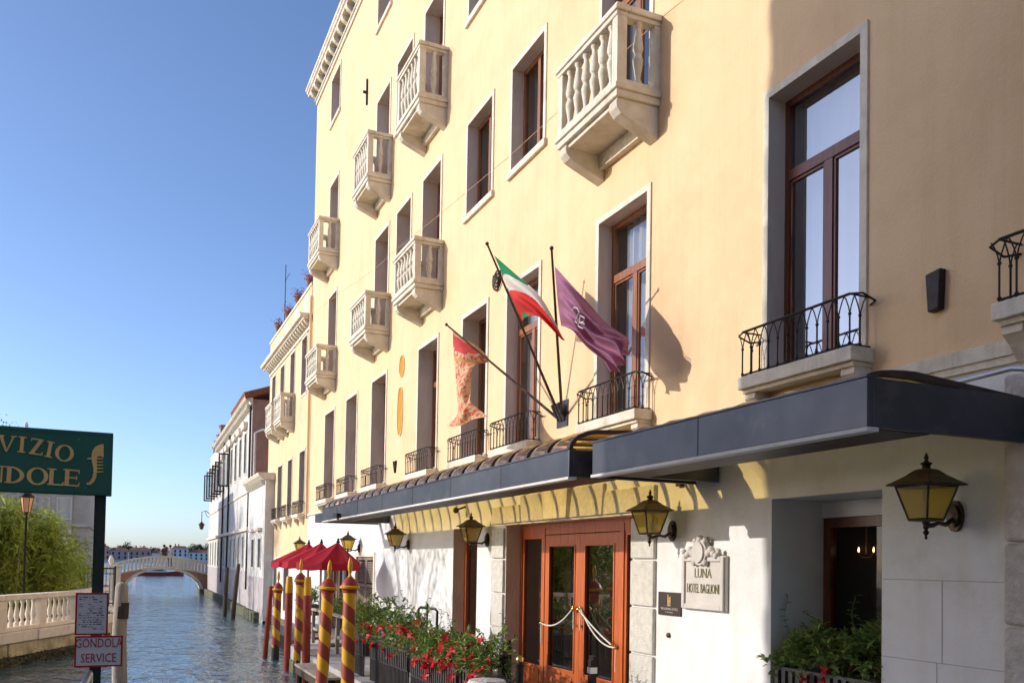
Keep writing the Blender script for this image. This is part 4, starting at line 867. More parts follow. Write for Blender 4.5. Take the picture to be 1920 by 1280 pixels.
mb = MB(); mb.prism([(0, .3), (-.3, .3), (-.33, .36), (-.42, .38), (-.46, .5), (0, .5)], lambda u, v, t: (D + u, t, 10.2 + v), 32.41, 42.5); mb.build('cornice', stone, wing)
mm = MB().prism([(0, .12), (-.12, .12), (-.22, .2), (-.28, .3), (0, .3)], lambda u, v, t: (u, t, v), -.08, .08).mesh('modillion', stone)
for k in range(22): obj('modillion', mm, wing, (D, 32.65 + k * .45, 10.2))
MB().box(D - .02, D + .2, 32.41, 42.4, 10.7, 11.75).build('parapet', yellow2, wing)
MB().box(D - .06, D + .24, 32.41, 42.45, 11.75, 11.85).build('parapet_coping', stone, wing)
for (a, b) in ((33.2, 34.0), (35.3, 36.1), (37.6, 38.4), (40.0, 40.8)): MB().box(D - .023, D - .0, a, b, 10.85, 11.7).build('parapet_recess', stone_d, wing)
for k, (s, lb) in enumerate(((33.2, 'pink flowering pot on the wing parapet next to the tall hotel'), (35.64, 'pink flowering pot, second along the wing parapet'), (38.0, 'pink flowering pot, third along the wing parapet'), (40.5, 'pink flowering pot at the far end of the wing parapet'))):
    t = thing('flower_pot', lb, 'flower pot', (D + .08, s, 11.85), 0, 'pots of pink flowers on the parapet'); rg = random.Random(k)
    MB().lathe([(.13, 0), (.18, .28), (.2, .3), (.2, .33)], 12).build('pot', tile, t, True)
    mb = MB()
    for _ in range(150):
        v = Vector((rg.gauss(0, .12), rg.gauss(0, .14), rg.gauss(.42, .10))); leaf(mb, v, Vector((rg.gauss(0, 1), rg.gauss(0, 1), rg.gauss(.3, .6))), .09, .03, rg, 0 if rg.random() < .6 else 1)
    mb.build('blossom', [pink, leaf_g], t)
mb = MB(); mb.tube([(D + .1, 39.3, 10.9), (D + .1, 39.3, 14.6)], .02, 5); mb.tube([(D + .1, 38.2, 13.9), (D + .1, 39.5, 13.9)], .012, 4); mb.tube([(D + .1, 39.0, 12.9), (D + .1, 39.6, 12.9)], .012, 4)
tag(mb.build('antenna', iron), 'thin television aerial above the wing parapet', 'antenna')
# ================================================================== PALE CANAL HOUSE with annex
RZ = R(-.9)
ph = thing('canal_house', 'long pale canal house with open casements and red tiled roof', 'building', (5.78, 45.9, ZW), RZ)
def lz(z): return z - ZW
PW = [(2.2 + k * 2.55, 3.35 + k * 2.55, 6.15, 8.45) for k in range(5)] + [(15.4 + k * 2.6, 16.5 + k * 2.6, 6.0, 8.2) for k in range(5)]
PL = [(2.4 + k * 2.3, 3.2 + k * 2.3, 1.15, 3.0) for k in range(12)]
mb = MB(); wall_sheet(mb, 0, 0, 28.5, lz(1.1), lz(9.75), [(a, b, lz(c), lz(d)) for a, b, c, d in PW + PL]); mb.build('wall', pale_pl, ph)
mb = MB(); wall_sheet(mb, 0, 0, 28.5, -.5, lz(1.1), []); mb.build('base_wall', damp, ph)
mb = MB(); mb.box(-.25, .0, -4.6, 28.5, -.6, .42); mb.build('footing', algae, ph)
mb = MB(); mb.quad((0, 0, 0), (6, 0, 0), (6, 0, lz(9.75)), (0, 0, lz(9.75))); mb.build('gable_wall', pink_pl, ph); mb = MB(); mb.quad((0, 28.5, -.5), (9, 28.5, -.5), (9, 28.5, lz(9.75)), (0, 28.5, lz(9.75))); mb.build('gable_wall', pink_pl, ph)
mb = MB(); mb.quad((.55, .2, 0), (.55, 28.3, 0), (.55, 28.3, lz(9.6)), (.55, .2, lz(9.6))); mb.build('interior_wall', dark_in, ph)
for k, (a, b, c, d) in enumerate(PW + PL):
    mb = MB(); boxes_ring(mb, -.03, .22, a, b, lz(c), lz(d), .1); wn = mb.build('window', stone, ph)
    if k < len(PW):
        mb = MB(); mb.box(-.2, .0, a - .12, b + .12, lz(d) + .1, lz(d) + .2); mb.prism([(-.2, 0), (0, 0), (0, .24), (-.24, .24)], lambda u, v, t: (u, t, lz(d) + .2 + v), a - .16, b + .16); mb.build('hood', stone_d, wn)
    mb = MB(); boxes_ring(mb, .12, .17, a + .1, b - .1, lz(c) + .1, lz(d) - .1, .06); mb.box(.12, .17, (a + b) / 2 - .03, (a + b) / 2 + .03, lz(c) + .1, lz(d) - .1); mb.build('sash', wood_d, wn)
    MB().quad((.15, a + .1, lz(c) + .1), (.15, b - .1, lz(c) + .1), (.15, b - .1, lz(d) - .1), (.15, a + .1, lz(d) - .1)).build('pane', glass, wn)
    if k in (5, 6, 7, 8, 9, 4):                        # casements standing open over the canal
        f = obj('open_casement', MB().add([], []).mesh('x', wood_d), wn); bpy.data.objects.remove(f)
        mb = MB(); h0, h1 = lz(c) + .1, lz(d) - .1; W_ = .62
        mb.box(-W_, 0, a - .03, a + .03, h0, h0 + .09); mb.box(-W_, 0, a - .03, a + .03, h1 - .09, h1); mb.box(-W_, -W_ + .08, a - .03, a + .03, h0 + .09, h1 - .09); mb.box(-.08, 0, a - .03, a + .03, h0 + .09, h1 - .09)
        f = mb.build('open_casement', iron, wn); MB().quad((-W_, a, h0), (0, a, h0), (0, a, h1), (-W_, a, h1)).build('casement_pane', glass, wn)
mb = MB(); mb.prism([(0, -.35), (-.1, -.35), (-.16, -.2), (-.34, -.12), (-.42, 0), (0, 0)], lambda u, v, t: (u, t, lz(9.8) + v), -.1, 21); mb.build('cornice', stone, ph)
dm = MB().box(-.26, 0, -.1, .1, 0, .22).mesh('dentil', stone)
for k in range(38): obj('dentil', dm, ph, (0, .3 + k * .55, lz(9.3)))
mb = MB()
for k in range(21): mb.tube([(-.42, -.15 + k * .34, lz(9.86)), (4, -.15 + k * .34, lz(11.4))], .17, 8)
mb.quad((-.4, -.2, lz(9.82)), (4, -.2, lz(11.35)), (4, 21, lz(11.35)), (-.4, 21, lz(9.82))); mb.build('roof', tile, ph)
for (a, b, z0, z1) in ((20.6, 21.6, 9.6, 11.0), (23, 23.5, 9.6, 10.6), (25, 25.5, 9.5, 10.4), (27, 27.5, 9.4, 10.2)):
    MB().box(.1, .7, a, b, lz(z0), lz(z1)).lathe([(.3, lz(z1)), (.45, lz(z1) + .3), (.4, lz(z1) + .35)], 8, (.4, (a + b) / 2, 0)).build('chimney', pink_pl, ph)
for q in (.12, 11.2, 15.1): MB().tube([(-.08, q, lz(9.4)), (-.08, q, lz(4.6)), (-.1, q, lz(.2))], .055, 8).build('drainpipe', iron, ph, True)
MB().box(-.06, 0, 0, 28.5, lz(5.1), lz(5.2)).build('string_course', stone_d, ph)
MB().box(-.16, 0, 0, 28.5, lz(3.15), lz(3.32)).build('string_course', stone_d, ph)
# annex between wing and canal house
an = thing('canal_annex', 'low weathered annex with bracketed cornice between yellow wing and pale house', 'building', (5.70, 40.2, ZW), 0)
AW = [(.9, 1.9, lz(1.25), lz(2.75)), (3.1, 4.1, lz(1.25), lz(2.75))]
mb = MB(); wall_sheet(mb, 0, 0, 5.7, lz(.9), lz(5.3), AW); mb.quad((0, 0, lz(-1)), (3, 0, lz(-1)), (3, 0, lz(5.3)), (0, 0, lz(5.3))); mb.build('wall', pale_pl, an)
mb = MB(); wall_sheet(mb, 0, 0, 5.7, -.5, lz(.9), []); mb.build('base_wall', damp, an)
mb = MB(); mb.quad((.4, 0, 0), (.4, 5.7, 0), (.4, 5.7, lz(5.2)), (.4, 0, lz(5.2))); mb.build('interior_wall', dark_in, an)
for (a, b, c, d) in AW:
    mb = MB(); boxes_ring(mb, -.03, .2, a, b, c, d, .1); wn = mb.build('window', stone, an); MB().quad((.12, a, c), (.12, b, c), (.12, b, d), (.12, a, d)).build('pane', glass, wn)
    MB().box(-.2, 0, a - .15, b + .15, d + .25, d + .38).build('hood', stone_d, an)
MB().prism([(0, 0), (-.12, 0), (-.3, .14), (-.36, .28), (2, .34), (2, 0)], lambda u, v, t: (u, t, lz(5.25) + v), -.1, 5.75).build('cornice', stone, an)
bm_ = MB().prism([(0, 0), (-.1, 0), (-.24, .2), (0, .2)], lambda u, v, t: (u, t, v), -.08, .08).mesh('bracket', stone)
for k in range(10): obj('bracket', bm_, an, (0, .3 + k * .56, lz(5.02)))
mb = MB(); mb.tube([(.2, 5.4, lz(5.6)), (.2, 5.4, lz(8.0)), (.5, 5.2, lz(8.15)), (3, 4.5, lz(8.2))], .06, 8); mb.build('flue', pale_trim, an, True)
# street lamp on a scrolled bracket at the far corner
lt = thing('bracket_lamp', 'small black lamp on a scrolled iron bracket at the pale house corner', 'lamp', (6.2, 73.4, 4.9)); c_ = Vector((6.2, 73.4, 4.9)); q = onY(378, 985, 73.4) - c_
mb = MB(); mb.tube([(0, 0, .3), (q.x * .5, 0, .55), (q.x, 0, .45), (q.x, 0, q.z + .3)], .03, 6); mb.tube([(0, 0, 0), (q.x * .4, 0, .15), (q.x * .6, 0, .5)], .02, 6); mb.build('bracket', iron, lt, True)
mb = MB(); mb.lathe([(.05, -.3), (.12, -.28), (.2, .05), (.26, .07), (.1, .25), (.03, .32)], 6, (q.x, 0, q.z)); mb.build('lamp_head', bronze, lt)
# mooring piles against the pale house
for (x, y, zt, ln, lb) in ((4.6, 45.2, 1.3, R(1.2), 'dark timber pile upright against the pale house'), (4.75, 43.5, 1.5, R(4), 'leaning split timber pile against the pale house')):
    t = thing('timber_pile', lb, 'pile', (x, y, ZW - 1)); t.rotation_euler = (0, ln, 0); MB().tube([(0, 0, 0), (0, .0, zt - ZW + .2), (.03, 0, zt - ZW + 1)], [.11, .105, .08], 9).build('trunk', dark_wood, t)
    MB().lathe([(.12, 0), (.12, .35)], 9, (0, 0, .6)).build('iron_band', iron, t)
# ================================================================== BRIDGE
BY = 76.0
br = thing('canal_bridge', 'arched brick footbridge with white stone balustrade over the canal', 'bridge', (0, BY, ZW))
xs = [-.3 + 7.0 * k / 28 for k in range(29)]
def deck(x): return lz(.95) - .50 * ((x - 3.1) / 3.3) ** 2
def arch(x):
    t = (x - 3.05) / 2.85
    return lz(.86) * math.sqrt(max(0, 1 - t * t)) * .93 + .07 if abs(t) < 1 else -1
for y in (0, 2.6):
    mb = MB()
    for a, b in zip(xs, xs[1:]):
        za, zb = max(arch(a) + .16, -.5), max(arch(b) + .16, -.5)
        mb.quad((a, y, za), (b, y, zb), (b, y, max(deck(b), zb + .05)), (a, y, max(deck(a), za + .05)))
    mb.build('spandrel', brick, br)
mb = MB()
for k in range(24):
    t0, t1 = math.pi * k / 24, math.pi * (k + 1) / 24
    def ap(t, o): return (3.05 - (2.85 + o) * math.cos(t), .0, .07 + lz(.86) * .93 * math.sin(t) + o * math.sin(t))
    p, q, r, s = ap(t0, 0), ap(t1, 0), ap(t1, .2), ap(t0, .2)
    mb.quad(*[(v[0], -.06, v[2]) for v in (p, q, r, s)]); mb.quad((p[0], -.06, p[2]), (q[0], -.06, q[2]), (q[0], 2.66, q[2]), (p[0], 2.66, p[2])); mb.quad((r[0], -.06, r[2]), (s[0], -.06, s[2]), (s[0], .0, s[2]), (r[0], .0, r[2]))
mb.build('arch_ring', stone, br)
mb = MB()
for a, b in zip(xs, xs[1:]):
    for (o0, o1, y0, y1) in ((-.08, .06, -.1, 2.7),): mb.add([(a, y0, deck(a) + o0), (b, y0, deck(b) + o0), (b, y1, deck(b) + o0), (a, y1, deck(a) + o0), (a, y0, deck(a) + o1), (b, y0, deck(b) + o1), (b, y1, deck(b) + o1), (a, y1, deck(a) + o1)], [(0, 3, 2, 1), (4, 5, 6, 7), (0, 1, 5, 4), (2, 3, 7, 6)])
mb.build('deck', stone, br)
for y0 in (-.05, 2.45):
    mb = MB()
    for a, b in zip(xs, xs[1:]): mb.add([(a, y0 - .06, deck(a) + .78), (b, y0 - .06, deck(b) + .78), (b, y0 + .2, deck(b) + .78), (a, y0 + .2, deck(a) + .78), (a, y0 - .06, deck(a) + .92), (b, y0 - .06, deck(b) + .92), (b, y0 + .2, deck(b) + .92), (a, y0 + .2, deck(a) + .92)], [(0, 3, 2, 1), (4, 5, 6, 7), (0, 1, 5, 4), (2, 3, 7, 6)])
    mb.build('parapet_rail', stone, br)
    bm2 = MB().box(-.065, .065, -.05, .09, 0, .8).mesh('baluster', stone)
    for k in range(25):
        x = -.1 + 6.6 * k / 24; obj('baluster', bm2, br, (x, y0 + .04, deck(x) + .02))
MB().box(5.85, 6.6, -.3, 2.9, -1, .35).build('abutment', algae, br); MB().box(-.5, .25, -.3, 2.9, -1, .35).build('abutment', algae, br)
MB().box(-.75, -.25, -.3, .3, .5, lz(1.25)).build('end_pillar', stone, br)
# people on the bridge
def person(x, y, zf, label, shirt, trousers, hairc, rz, arm):
    vs = [(0, 0, .95), (0, 0, 1.18), (0, 0, 1.40), (0, 0, 1.52), (0, -.01, 1.66), (.18, 0, 1.40), (.23, -.02, 1.14), (.20, -.14 if arm else 0, .95), (-.18, 0, 1.40), (-.24, 0, 1.14), (-.22, -.02, .88),
          (.10, 0, .90), (.11, -.02, .48), (.11, .02, .06), (.11, -.12, .03), (-.10, 0, .90), (-.11, .0, .48), (-.11, .03, .06), (-.11, -.11, .03)]
    es = [(0, 1), (1, 2), (2, 3), (3, 4), (2, 5), (5, 6), (6, 7), (2, 8), (8, 9), (9, 10), (0, 11), (11, 12), (12, 13), (13, 14), (0, 15), (15, 16), (16, 17), (17, 18)]
    rad = [.15, .14, .15, .06, .10, .07, .05, .035, .07, .05, .035, .10, .07, .045, .04, .10, .07, .045, .04]
    me = bpy.data.meshes.new('body'); me.from_pydata(vs, es, []); o = bpy.data.objects.new('tmp', me); C.objects.link(o)
    md = o.modifiers.new('skin', 'SKIN')
    for v, r_ in zip(me.skin_vertices[0].data, rad): v.radius = (r_, r_ * .8)
    me.skin_vertices[0].data[0].use_root = True
    sb = o.modifiers.new('sub', 'SUBSURF'); sb.levels = 1; sb.render_levels = 1
    dg = bpy.context.evaluated_depsgraph_get(); dg.update(); m2 = bpy.data.meshes.new_from_object(o.evaluated_get(dg)); bpy.data.objects.remove(o)
    m2.materials.clear()
    for q in (skin, shirt, trousers): m2.materials.append(q)
    for p in m2.polygons:
        z, xx = p.center.z, abs(p.center.x); p.material_index = 0 if z > 1.50 or (xx > .17 and z < 1.2) else (1 if z > .92 else 2); p.use_smooth = True
    t = thing('person', label, 'person', (x, y, zf), rz, 'people on the bridge'); obj('body', m2, t)
    MB().ball((0, .02, 1.70), .115, 10, 7).build('hair', hairc, t, True)
person(3.05, BY + .55, .98, 'person in a dark top standing upright at the crown of the bridge', surf('dark shirt', (.06, .05, .06), None), surf('beige trousers', (.3, .25, .2), None), surf('brown hair', (.05, .03, .02), None), .3, True)
person(3.5, BY + .6, .96, 'person in a pale top leaning beside the other on the bridge', surf('pale shirt', (.6, .55, .5), None), surf('blue trousers', (.06, .09, .16), None), surf('black hair', (.02, .015, .012), None), -.4, False)
# ================================================================== LEFT BANK BALUSTRADE
path = [Vector((-6.6, 17, 0)), Vector((-4.9, 20.6, 0)), Vector((-2.78, 25.4, 0)), Vector((-1.25, 29, 0)), Vector((-.5, 33.2, 0))]
def along(t):
    for a, b in zip(path, path[1:]):
        L = (b - a).length
        if t <= L: return a + (b - a) * (t / L), math.atan2((b - a).y, (b - a).x)
        t -= L
    return path[-1], math.atan2((path[-1] - path[-2]).y, (path[-1] - path[-2]).x)
TOT = sum((b - a).length for a, b in zip(path, path[1:]))
vase = [(.062, 0), (.062, .13), (.045, .17), (.03, .20), (.042, .24), (.062, .34), (.066, .42), (.054, .56), (.036, .72), (.03, .80), (.04, .83), (.04, .86), (.056, .90), (.056, 1)]
VM = MB().lathe(vase, 10).mesh('baluster', stone, True)
bal_stone = surf('cream balustrade stone', (.80, .70, .56), (.88, .79, .66), 4, .75, bump=.3, bscale=40, c3=(.68, .58, .44), s3=1.6)
VM.materials[0] = bal_stone
bl = thing('bank_balustrade', 'cream stone balustrade along the opposite bank with vase balusters', 'balustrade')
Z0, Z1 = -.22, .70
pos = .35 + .05; k = 0
first = 9.2 - 1.95 * 4
seg = 1.95; nseg = int((TOT - first) / seg)
def railbox(name, ta, tb, wdt, z0, z1, mat, parent):
    n = max(1, int((tb - ta) / .5)); 
    a, an_ = along(ta); b, _ = along(tb); m = along((ta + tb) / 2)
    d = (b - a); ang = math.atan2(d.y, d.x); o = MB().box(-d.length / 2, d.length / 2, -wdt / 2, wdt / 2, z0, z1).build(name, mat, parent); o.location = ((a.x + b.x) / 2, (a.y + b.y) / 2, 0); o.rotation_euler = (0, 0, ang); bevel(o, .012); return o
for i in range(nseg):
    ta = first + i * seg; tb = ta + seg
    if tb > TOT: break
    p, a = along(ta); o = MB().box(-.16, .16, -.14, .14, Z0 + .10, Z1 - .13).build('pier', bal_stone, bl); o.location = (p.x, p.y, 0); o.rotation_euler = (0, 0, a); bevel(o, .01)
    railbox('top_rail', ta + .01, tb - .01, .36, Z1 - .13, Z1, bal_stone, bl); railbox('base_rail', ta + .01, tb - .01, .32, Z0, Z0 + .10, bal_stone, bl)
    for q in range(6):
        t = ta + .16 + (seg - .32) * (q + .5) / 6; p, a = along(t); obj('baluster', VM, bl, (p.x, p.y, Z0 + .10), (0, 0, a), (1, 1, Z1 - .13 - Z0 - .10))
# stone revetment below it, block by block
rv = thing('bank_wall', 'stone block revetment wall under the opposite balustrade', 'wall')
rg = random.Random(9); zc = [(-.5, -.225, bal_stone, .12), (-.86, -.505, bank_stone, .04), (-1.45, -.865, algae, .0)]
for z0, z1, mt_, pr in zc:
    t = 0
    while t < TOT - .3:
        L = rg.uniform(.8, 1.5) if mt_ is not bal_stone else rg.uniform(1.4, 2.0); tb = min(t + L, TOT)
        a, _ = along(t); b, _ = along(tb); d = b - a; o = MB().box(-d.length / 2 + .008, d.length / 2 - .008, -.3, .16 + pr + rg.uniform(-.02, .02), z0, z1 - rg.uniform(.0, .015)).build('stone_block', mt_, rv)
        o.location = ((a.x + b.x) / 2, (a.y + b.y) / 2, 0); o.rotation_euler = (0, 0, math.atan2(d.y, d.x) + math.pi); bevel(o, .02); t = tb
# weeds clinging to the tide line
mb = MB()
for _ in range(900):
    p, a = along(rg.uniform(5, TOT)); n_ = Vector((math.sin(a), -math.cos(a), 0)); leaf(mb, p + n_ * (.2 + rg.random() * .05) + Vector((0, 0, rg.gauss(-.95, .08))), n_ + Vector((rg.gauss(0, .5), rg.gauss(0, .5), -.6)), .10, .02, rg)
stuff(mb.build('tide_weed', surf('dark weed', (.03, .035, .015), (.07, .07, .03), 20, .8))); o = C.objects[-1]; tag(o, 'dark seaweed fringe along the tide line of the bank wall', 'seaweed')
mb = MB(); mb.box(-.35, .1, 34, 96, -1.6, -.23); o = mb.build('quay_edge', stone); struct(o)
# ------------------------------------------------------------------ iron fence, gate pillar
fn = thing('iron_fence', 'black iron bar fence between bamboo and bridge pillar', 'fence', (-2.45, 38.5, -.22))
mb = MB(); mb.box(0, 2.2, -.02, .02, 1.45, 1.50); mb.box(0, 2.2, -.02, .02, 1.25, 1.28); mb.box(0, 2.2, -.02, .02, .08, .12); mb.build('rails', iron, fn)
fb = MB().tube([(0, 0, 0), (0, 0, 1.5)], .014, 5).mesh('bar', iron)
for k in range(17): obj('bar', fb, fn, (.06 + k * .13, 0, 0))
for x in (0, 1.1, 2.2): MB().box(x - .035, x + .035, -.035, .035, 0, 1.56).build('post', iron, fn)
pl = thing('gate_pillar', 'white stone pillar with two small finials at the fence end', 'pillar', (-.3, 44, -.25))
bevel(MB().box(-.22, .25, -.25, .25, 0, 1.5).build('shaft', stone, pl), .02); bevel(MB().box(-.27, .3, -.3, .3, 1.5, 1.6).build('cap', stone, pl), .02)
for x in (-.42, -.16): MB().lathe([(.04, 0), (.09, .08), (.12, .2), (.08, .34), (.05, .4), (.02, .44)], 8, (x, 0, 1.2 if x < -.3 else 1.6)).build('finial', stone, pl, True)
# ------------------------------------------------------------------ bamboo
def bamboo(seed, cx, cy, w, h, n, label):
    t = thing('bamboo_clump', label, 'bamboo', (cx, cy, -.22), 0, 'bamboo along the bank'); rg = random.Random(seed); mb = MB(); cm = MB()
    for _ in range(n):
        bx, by = rg.gauss(0, w * .42), rg.gauss(0, .5); lean = Vector((bx * .45 + rg.gauss(0, .25), rg.gauss(-.1, .25), 0)); hh = h * rg.uniform(.55, 1.0) * (1 - .25 * min(1, abs(bx) / w))
        pts = [Vector((bx, by, 0)) + lean * (f ** 2) + Vector((0, 0, hh * f * (1 - .18 * f * f))) for f in (0, .25, .5, .75, 1)]
        cm.tube(pts, [.016, .014, .011, .007, .003], 4, cap=False)
        for q in range(150):
            f = rg.uniform(.06, 1.0) ** .8; i = min(int(f * 4), 3); p = pts[i].lerp(pts[i + 1], f * 4 - i) + Vector((rg.gauss(0, .16), rg.gauss(0, .16), rg.gauss(0, .1)))
            az = rg.uniform(0, 6.28); d = Vector((math.cos(az), math.sin(az) * .8, rg.uniform(-.9, .5))); L = rg.uniform(.2, .40)
            s_ = d.normalized().cross(Vector((rg.gauss(0, .6), rg.gauss(0, .6), 1))).normalized() * L * .085; d = d.normalized()
            m_ = p + d * L * .45 + Vector((0, 0, .015)); e = p + d * L - Vector((0, 0, L * .2)); mb.add([p, m_ + s_, e, m_ - s_], [(0, 1, 2, 3)], 0 if rg.random() < .5 else 1)
    cm.build('culms', surf('bamboo cane', (.22, .19, .06), (.32, .26, .09), 5, .5), t); mb.build('foliage', [leaf_b, leaf_b2], t)
bamboo(1, -3.75, 31.2, 1.0, 5.6, 62, 'tall bright bamboo clump behind the lamp post')
bamboo(2, -2.5, 32.4, .8, 4.6, 60, 'lower rounded bamboo clump beside the iron fence')
bamboo(3, -5.4, 31.0, 1.0, 5.4, 30, 'bamboo clump at the garden side away from the fence')
bamboo(4, -1.65, 34.5, .35, 3.4, 18, 'thin outer bamboo shoots leaning toward the fence')
lp = thing('lamp_post', 'dark iron lamp post with orange glass standing in the bamboo', 'lamp post', (-2.62, 29.6, -.22))
MB().lathe([(.11, 0), (.11, .3), (.07, .36), (.05, .7), (.035, .8), (.03, 3.0), (.05, 3.04), (.03, 3.1), (.06, 3.2)], 10).build('post', iron, lp, True)
MB().lathe([(.10, 3.2), (.17, 3.62)], 6).build('lamp_glass', surf('orange lamp glass', (.75, .38, .2), (.8, .45, .25), 5, .3), lp)
cg = MB()
for k in range(6): a = k * math.pi / 3; cg.tube([(.105 * math.cos(a), .105 * math.sin(a), 3.19), (.175 * math.cos(a), .175 * math.sin(a), 3.63)], .009, 4)
cg.build('cage', iron, lp); MB().lathe([(.2, 3.62), (.21, 3.65), (.1, 3.76), (.03, 3.8), (.03, 3.86)], 6).build('roof', iron, lp)
# ------------------------------------------------------------------ grey pavilion behind the sign
gb = thing('stone_pavilion', 'grey stone pavilion with tall glazed bays behind the bamboo', 'building', (-1.85, 58, -.25))
MB().box(-9, -.9, 0, 10, 0, 8.4).build('wall', grey_st, gb); bevel(MB().box(-.9, 0, .25, 10, 0, 8.0).build('corner_block', grey_st, gb), .03)
MB().box(-9.2, .15, -.25, 10.2, 8.4, 8.8).build('cornice', stone, gb); MB().box(-9.1, .08, -.12, 10, 3.7, 3.9).build('string_course', grey_st, gb)
for k, x in enumerate((-2.55, -3.7, -4.85, -6.0)):
    MB().box(x - .12, x + .12, -.14, .0, 0, 8.4).build('pilaster', grey_st, gb)
for x in (-1.0, -2.15, -3.3, -4.4):
    for (z0, z1) in ((1.0, 3.5), (4.1, 5.4), (5.55, 7.6)):
        mb = MB(); mb.box(x - .75, x - .68, -.08, .0, z0, z1); mb.box(x - .02, x + .05, -.08, .0, z0, z1); mb.box(x - .68, x - .02, -.08, 0, z1 - .08, z1); mb.box(x - .68, x - .02, -.08, 0, z0, z0 + .08)
        for q in (.22, .44): mb.box(x - .70 + q - .015, x - .70 + q + .015, -.05, 0, z0 + .08, z1 - .08)
        wn = mb.build('window', pale_trim, gb); MB().quad((x - .68, -.012, z0 + .08), (x - .02, -.012, z0 + .08), (x - .02, -.012, z1 - .08), (x - .68, -.012, z1 - .08)).build('pane', surf('pale blind glass', (.45, .47, .48), (.6, .6, .58), 1, .15, stretch=(4, 1, .3)), wn)
q = onY(48, 790, 58) - Vector((-1.85, 58, -.25))
MB().lathe([(.30, 8.8), (.30, 9.0), (.14, 9.05), (.14, 9.3), (.26, 9.4), (.34, 9.5), (.2, 9.6), (.26, 9.72), (.14, 9.85), (.2, 9.95), (.1, 10.1), (.12, 10.2), (.04, 10.4)], 8, (q.x, .5, q.z - 10.35)).build('pinnacle', stone, gb)
# ================================================================== GONDOLA SIGN
SY = 6.0
sg = thing('gondola_sign', 'dark green board with gold letters SERVIZIO GONDOLE on a green post', 'sign', (-.135, SY, ZW - .6))
so = Vector(sg.location)
def S(x, y): return onY(x, y, SY) - so
bx1 = S(211, 870).x; zt, zb = S(105, 805).z, S(105, 926).z; bx0 = bx1 - 1.22
bevel(MB().box(bx0, bx1, -.02, .02, zb, zt).build('board', green_p, sg), .006)
mb = MB(); boxes_ring_ = [(bx0 + .012, bx1 - .012, zb + .012, zb + .02), (bx0 + .012, bx1 - .012, zt - .02, zt - .012)]
for a, b, c, d in boxes_ring_: mb.box(a, b, -.024, -.0195, c, d)
mb.box(bx0 + .012, bx0 + .02, -.024, -.0195, zb + .021, zt - .021); mb.box(bx1 - .02, bx1 - .012, -.024, -.0195, zb + .021, zt - .021); mb.build('bead', green_p, sg)
pts = [S(188, 930), S(173, 1280)]
MB().box(-.032, .032, .021, .085, -.6, zt - .03).build('post', surf('weathered dark green post', (.016, .028, .022), (.035, .045, .035), 5, .7, bump=.3, stretch=(5, 5, .5)), sg)
# serif capitals built from bars (unit height), every letter a part
def bar(mb, x0, y0, x1, y1, w0, w1=None):
    w1 = w0 if w1 is None else w1; mb.append([(x0 - w0 / 2, y0), (x0 + w0 / 2, y0), (x1 + w1 / 2, y1), (x1 - w1 / 2, y1)])
def ringp(mb, cx, cy, rx, ry, th, a0=0, a1=360, n=22):
    for k in range(n):
        t0, t1 = R(a0 + (a1 - a0) * k / n), R(a0 + (a1 - a0) * (k + 1) / n)
        def w(t): return th * (.45 + .55 * abs(math.cos(t)))
        mb.append([(cx + rx * math.cos(t0), cy + ry * math.sin(t0)), (cx + rx * math.cos(t1), cy + ry * math.sin(t1)), (cx + (rx - w(t1)) * math.cos(t1), cy + (ry - w(t1) * .8) * math.sin(t1)), (cx + (rx - w(t0)) * math.cos(t0), cy + (ry - w(t0) * .8) * math.sin(t0))])
def ser(mb, x, y, w=.34, h=.07): mb.append([(x - w / 2, y), (x + w / 2, y), (x + w / 2, y + h), (x - w / 2, y + h)])
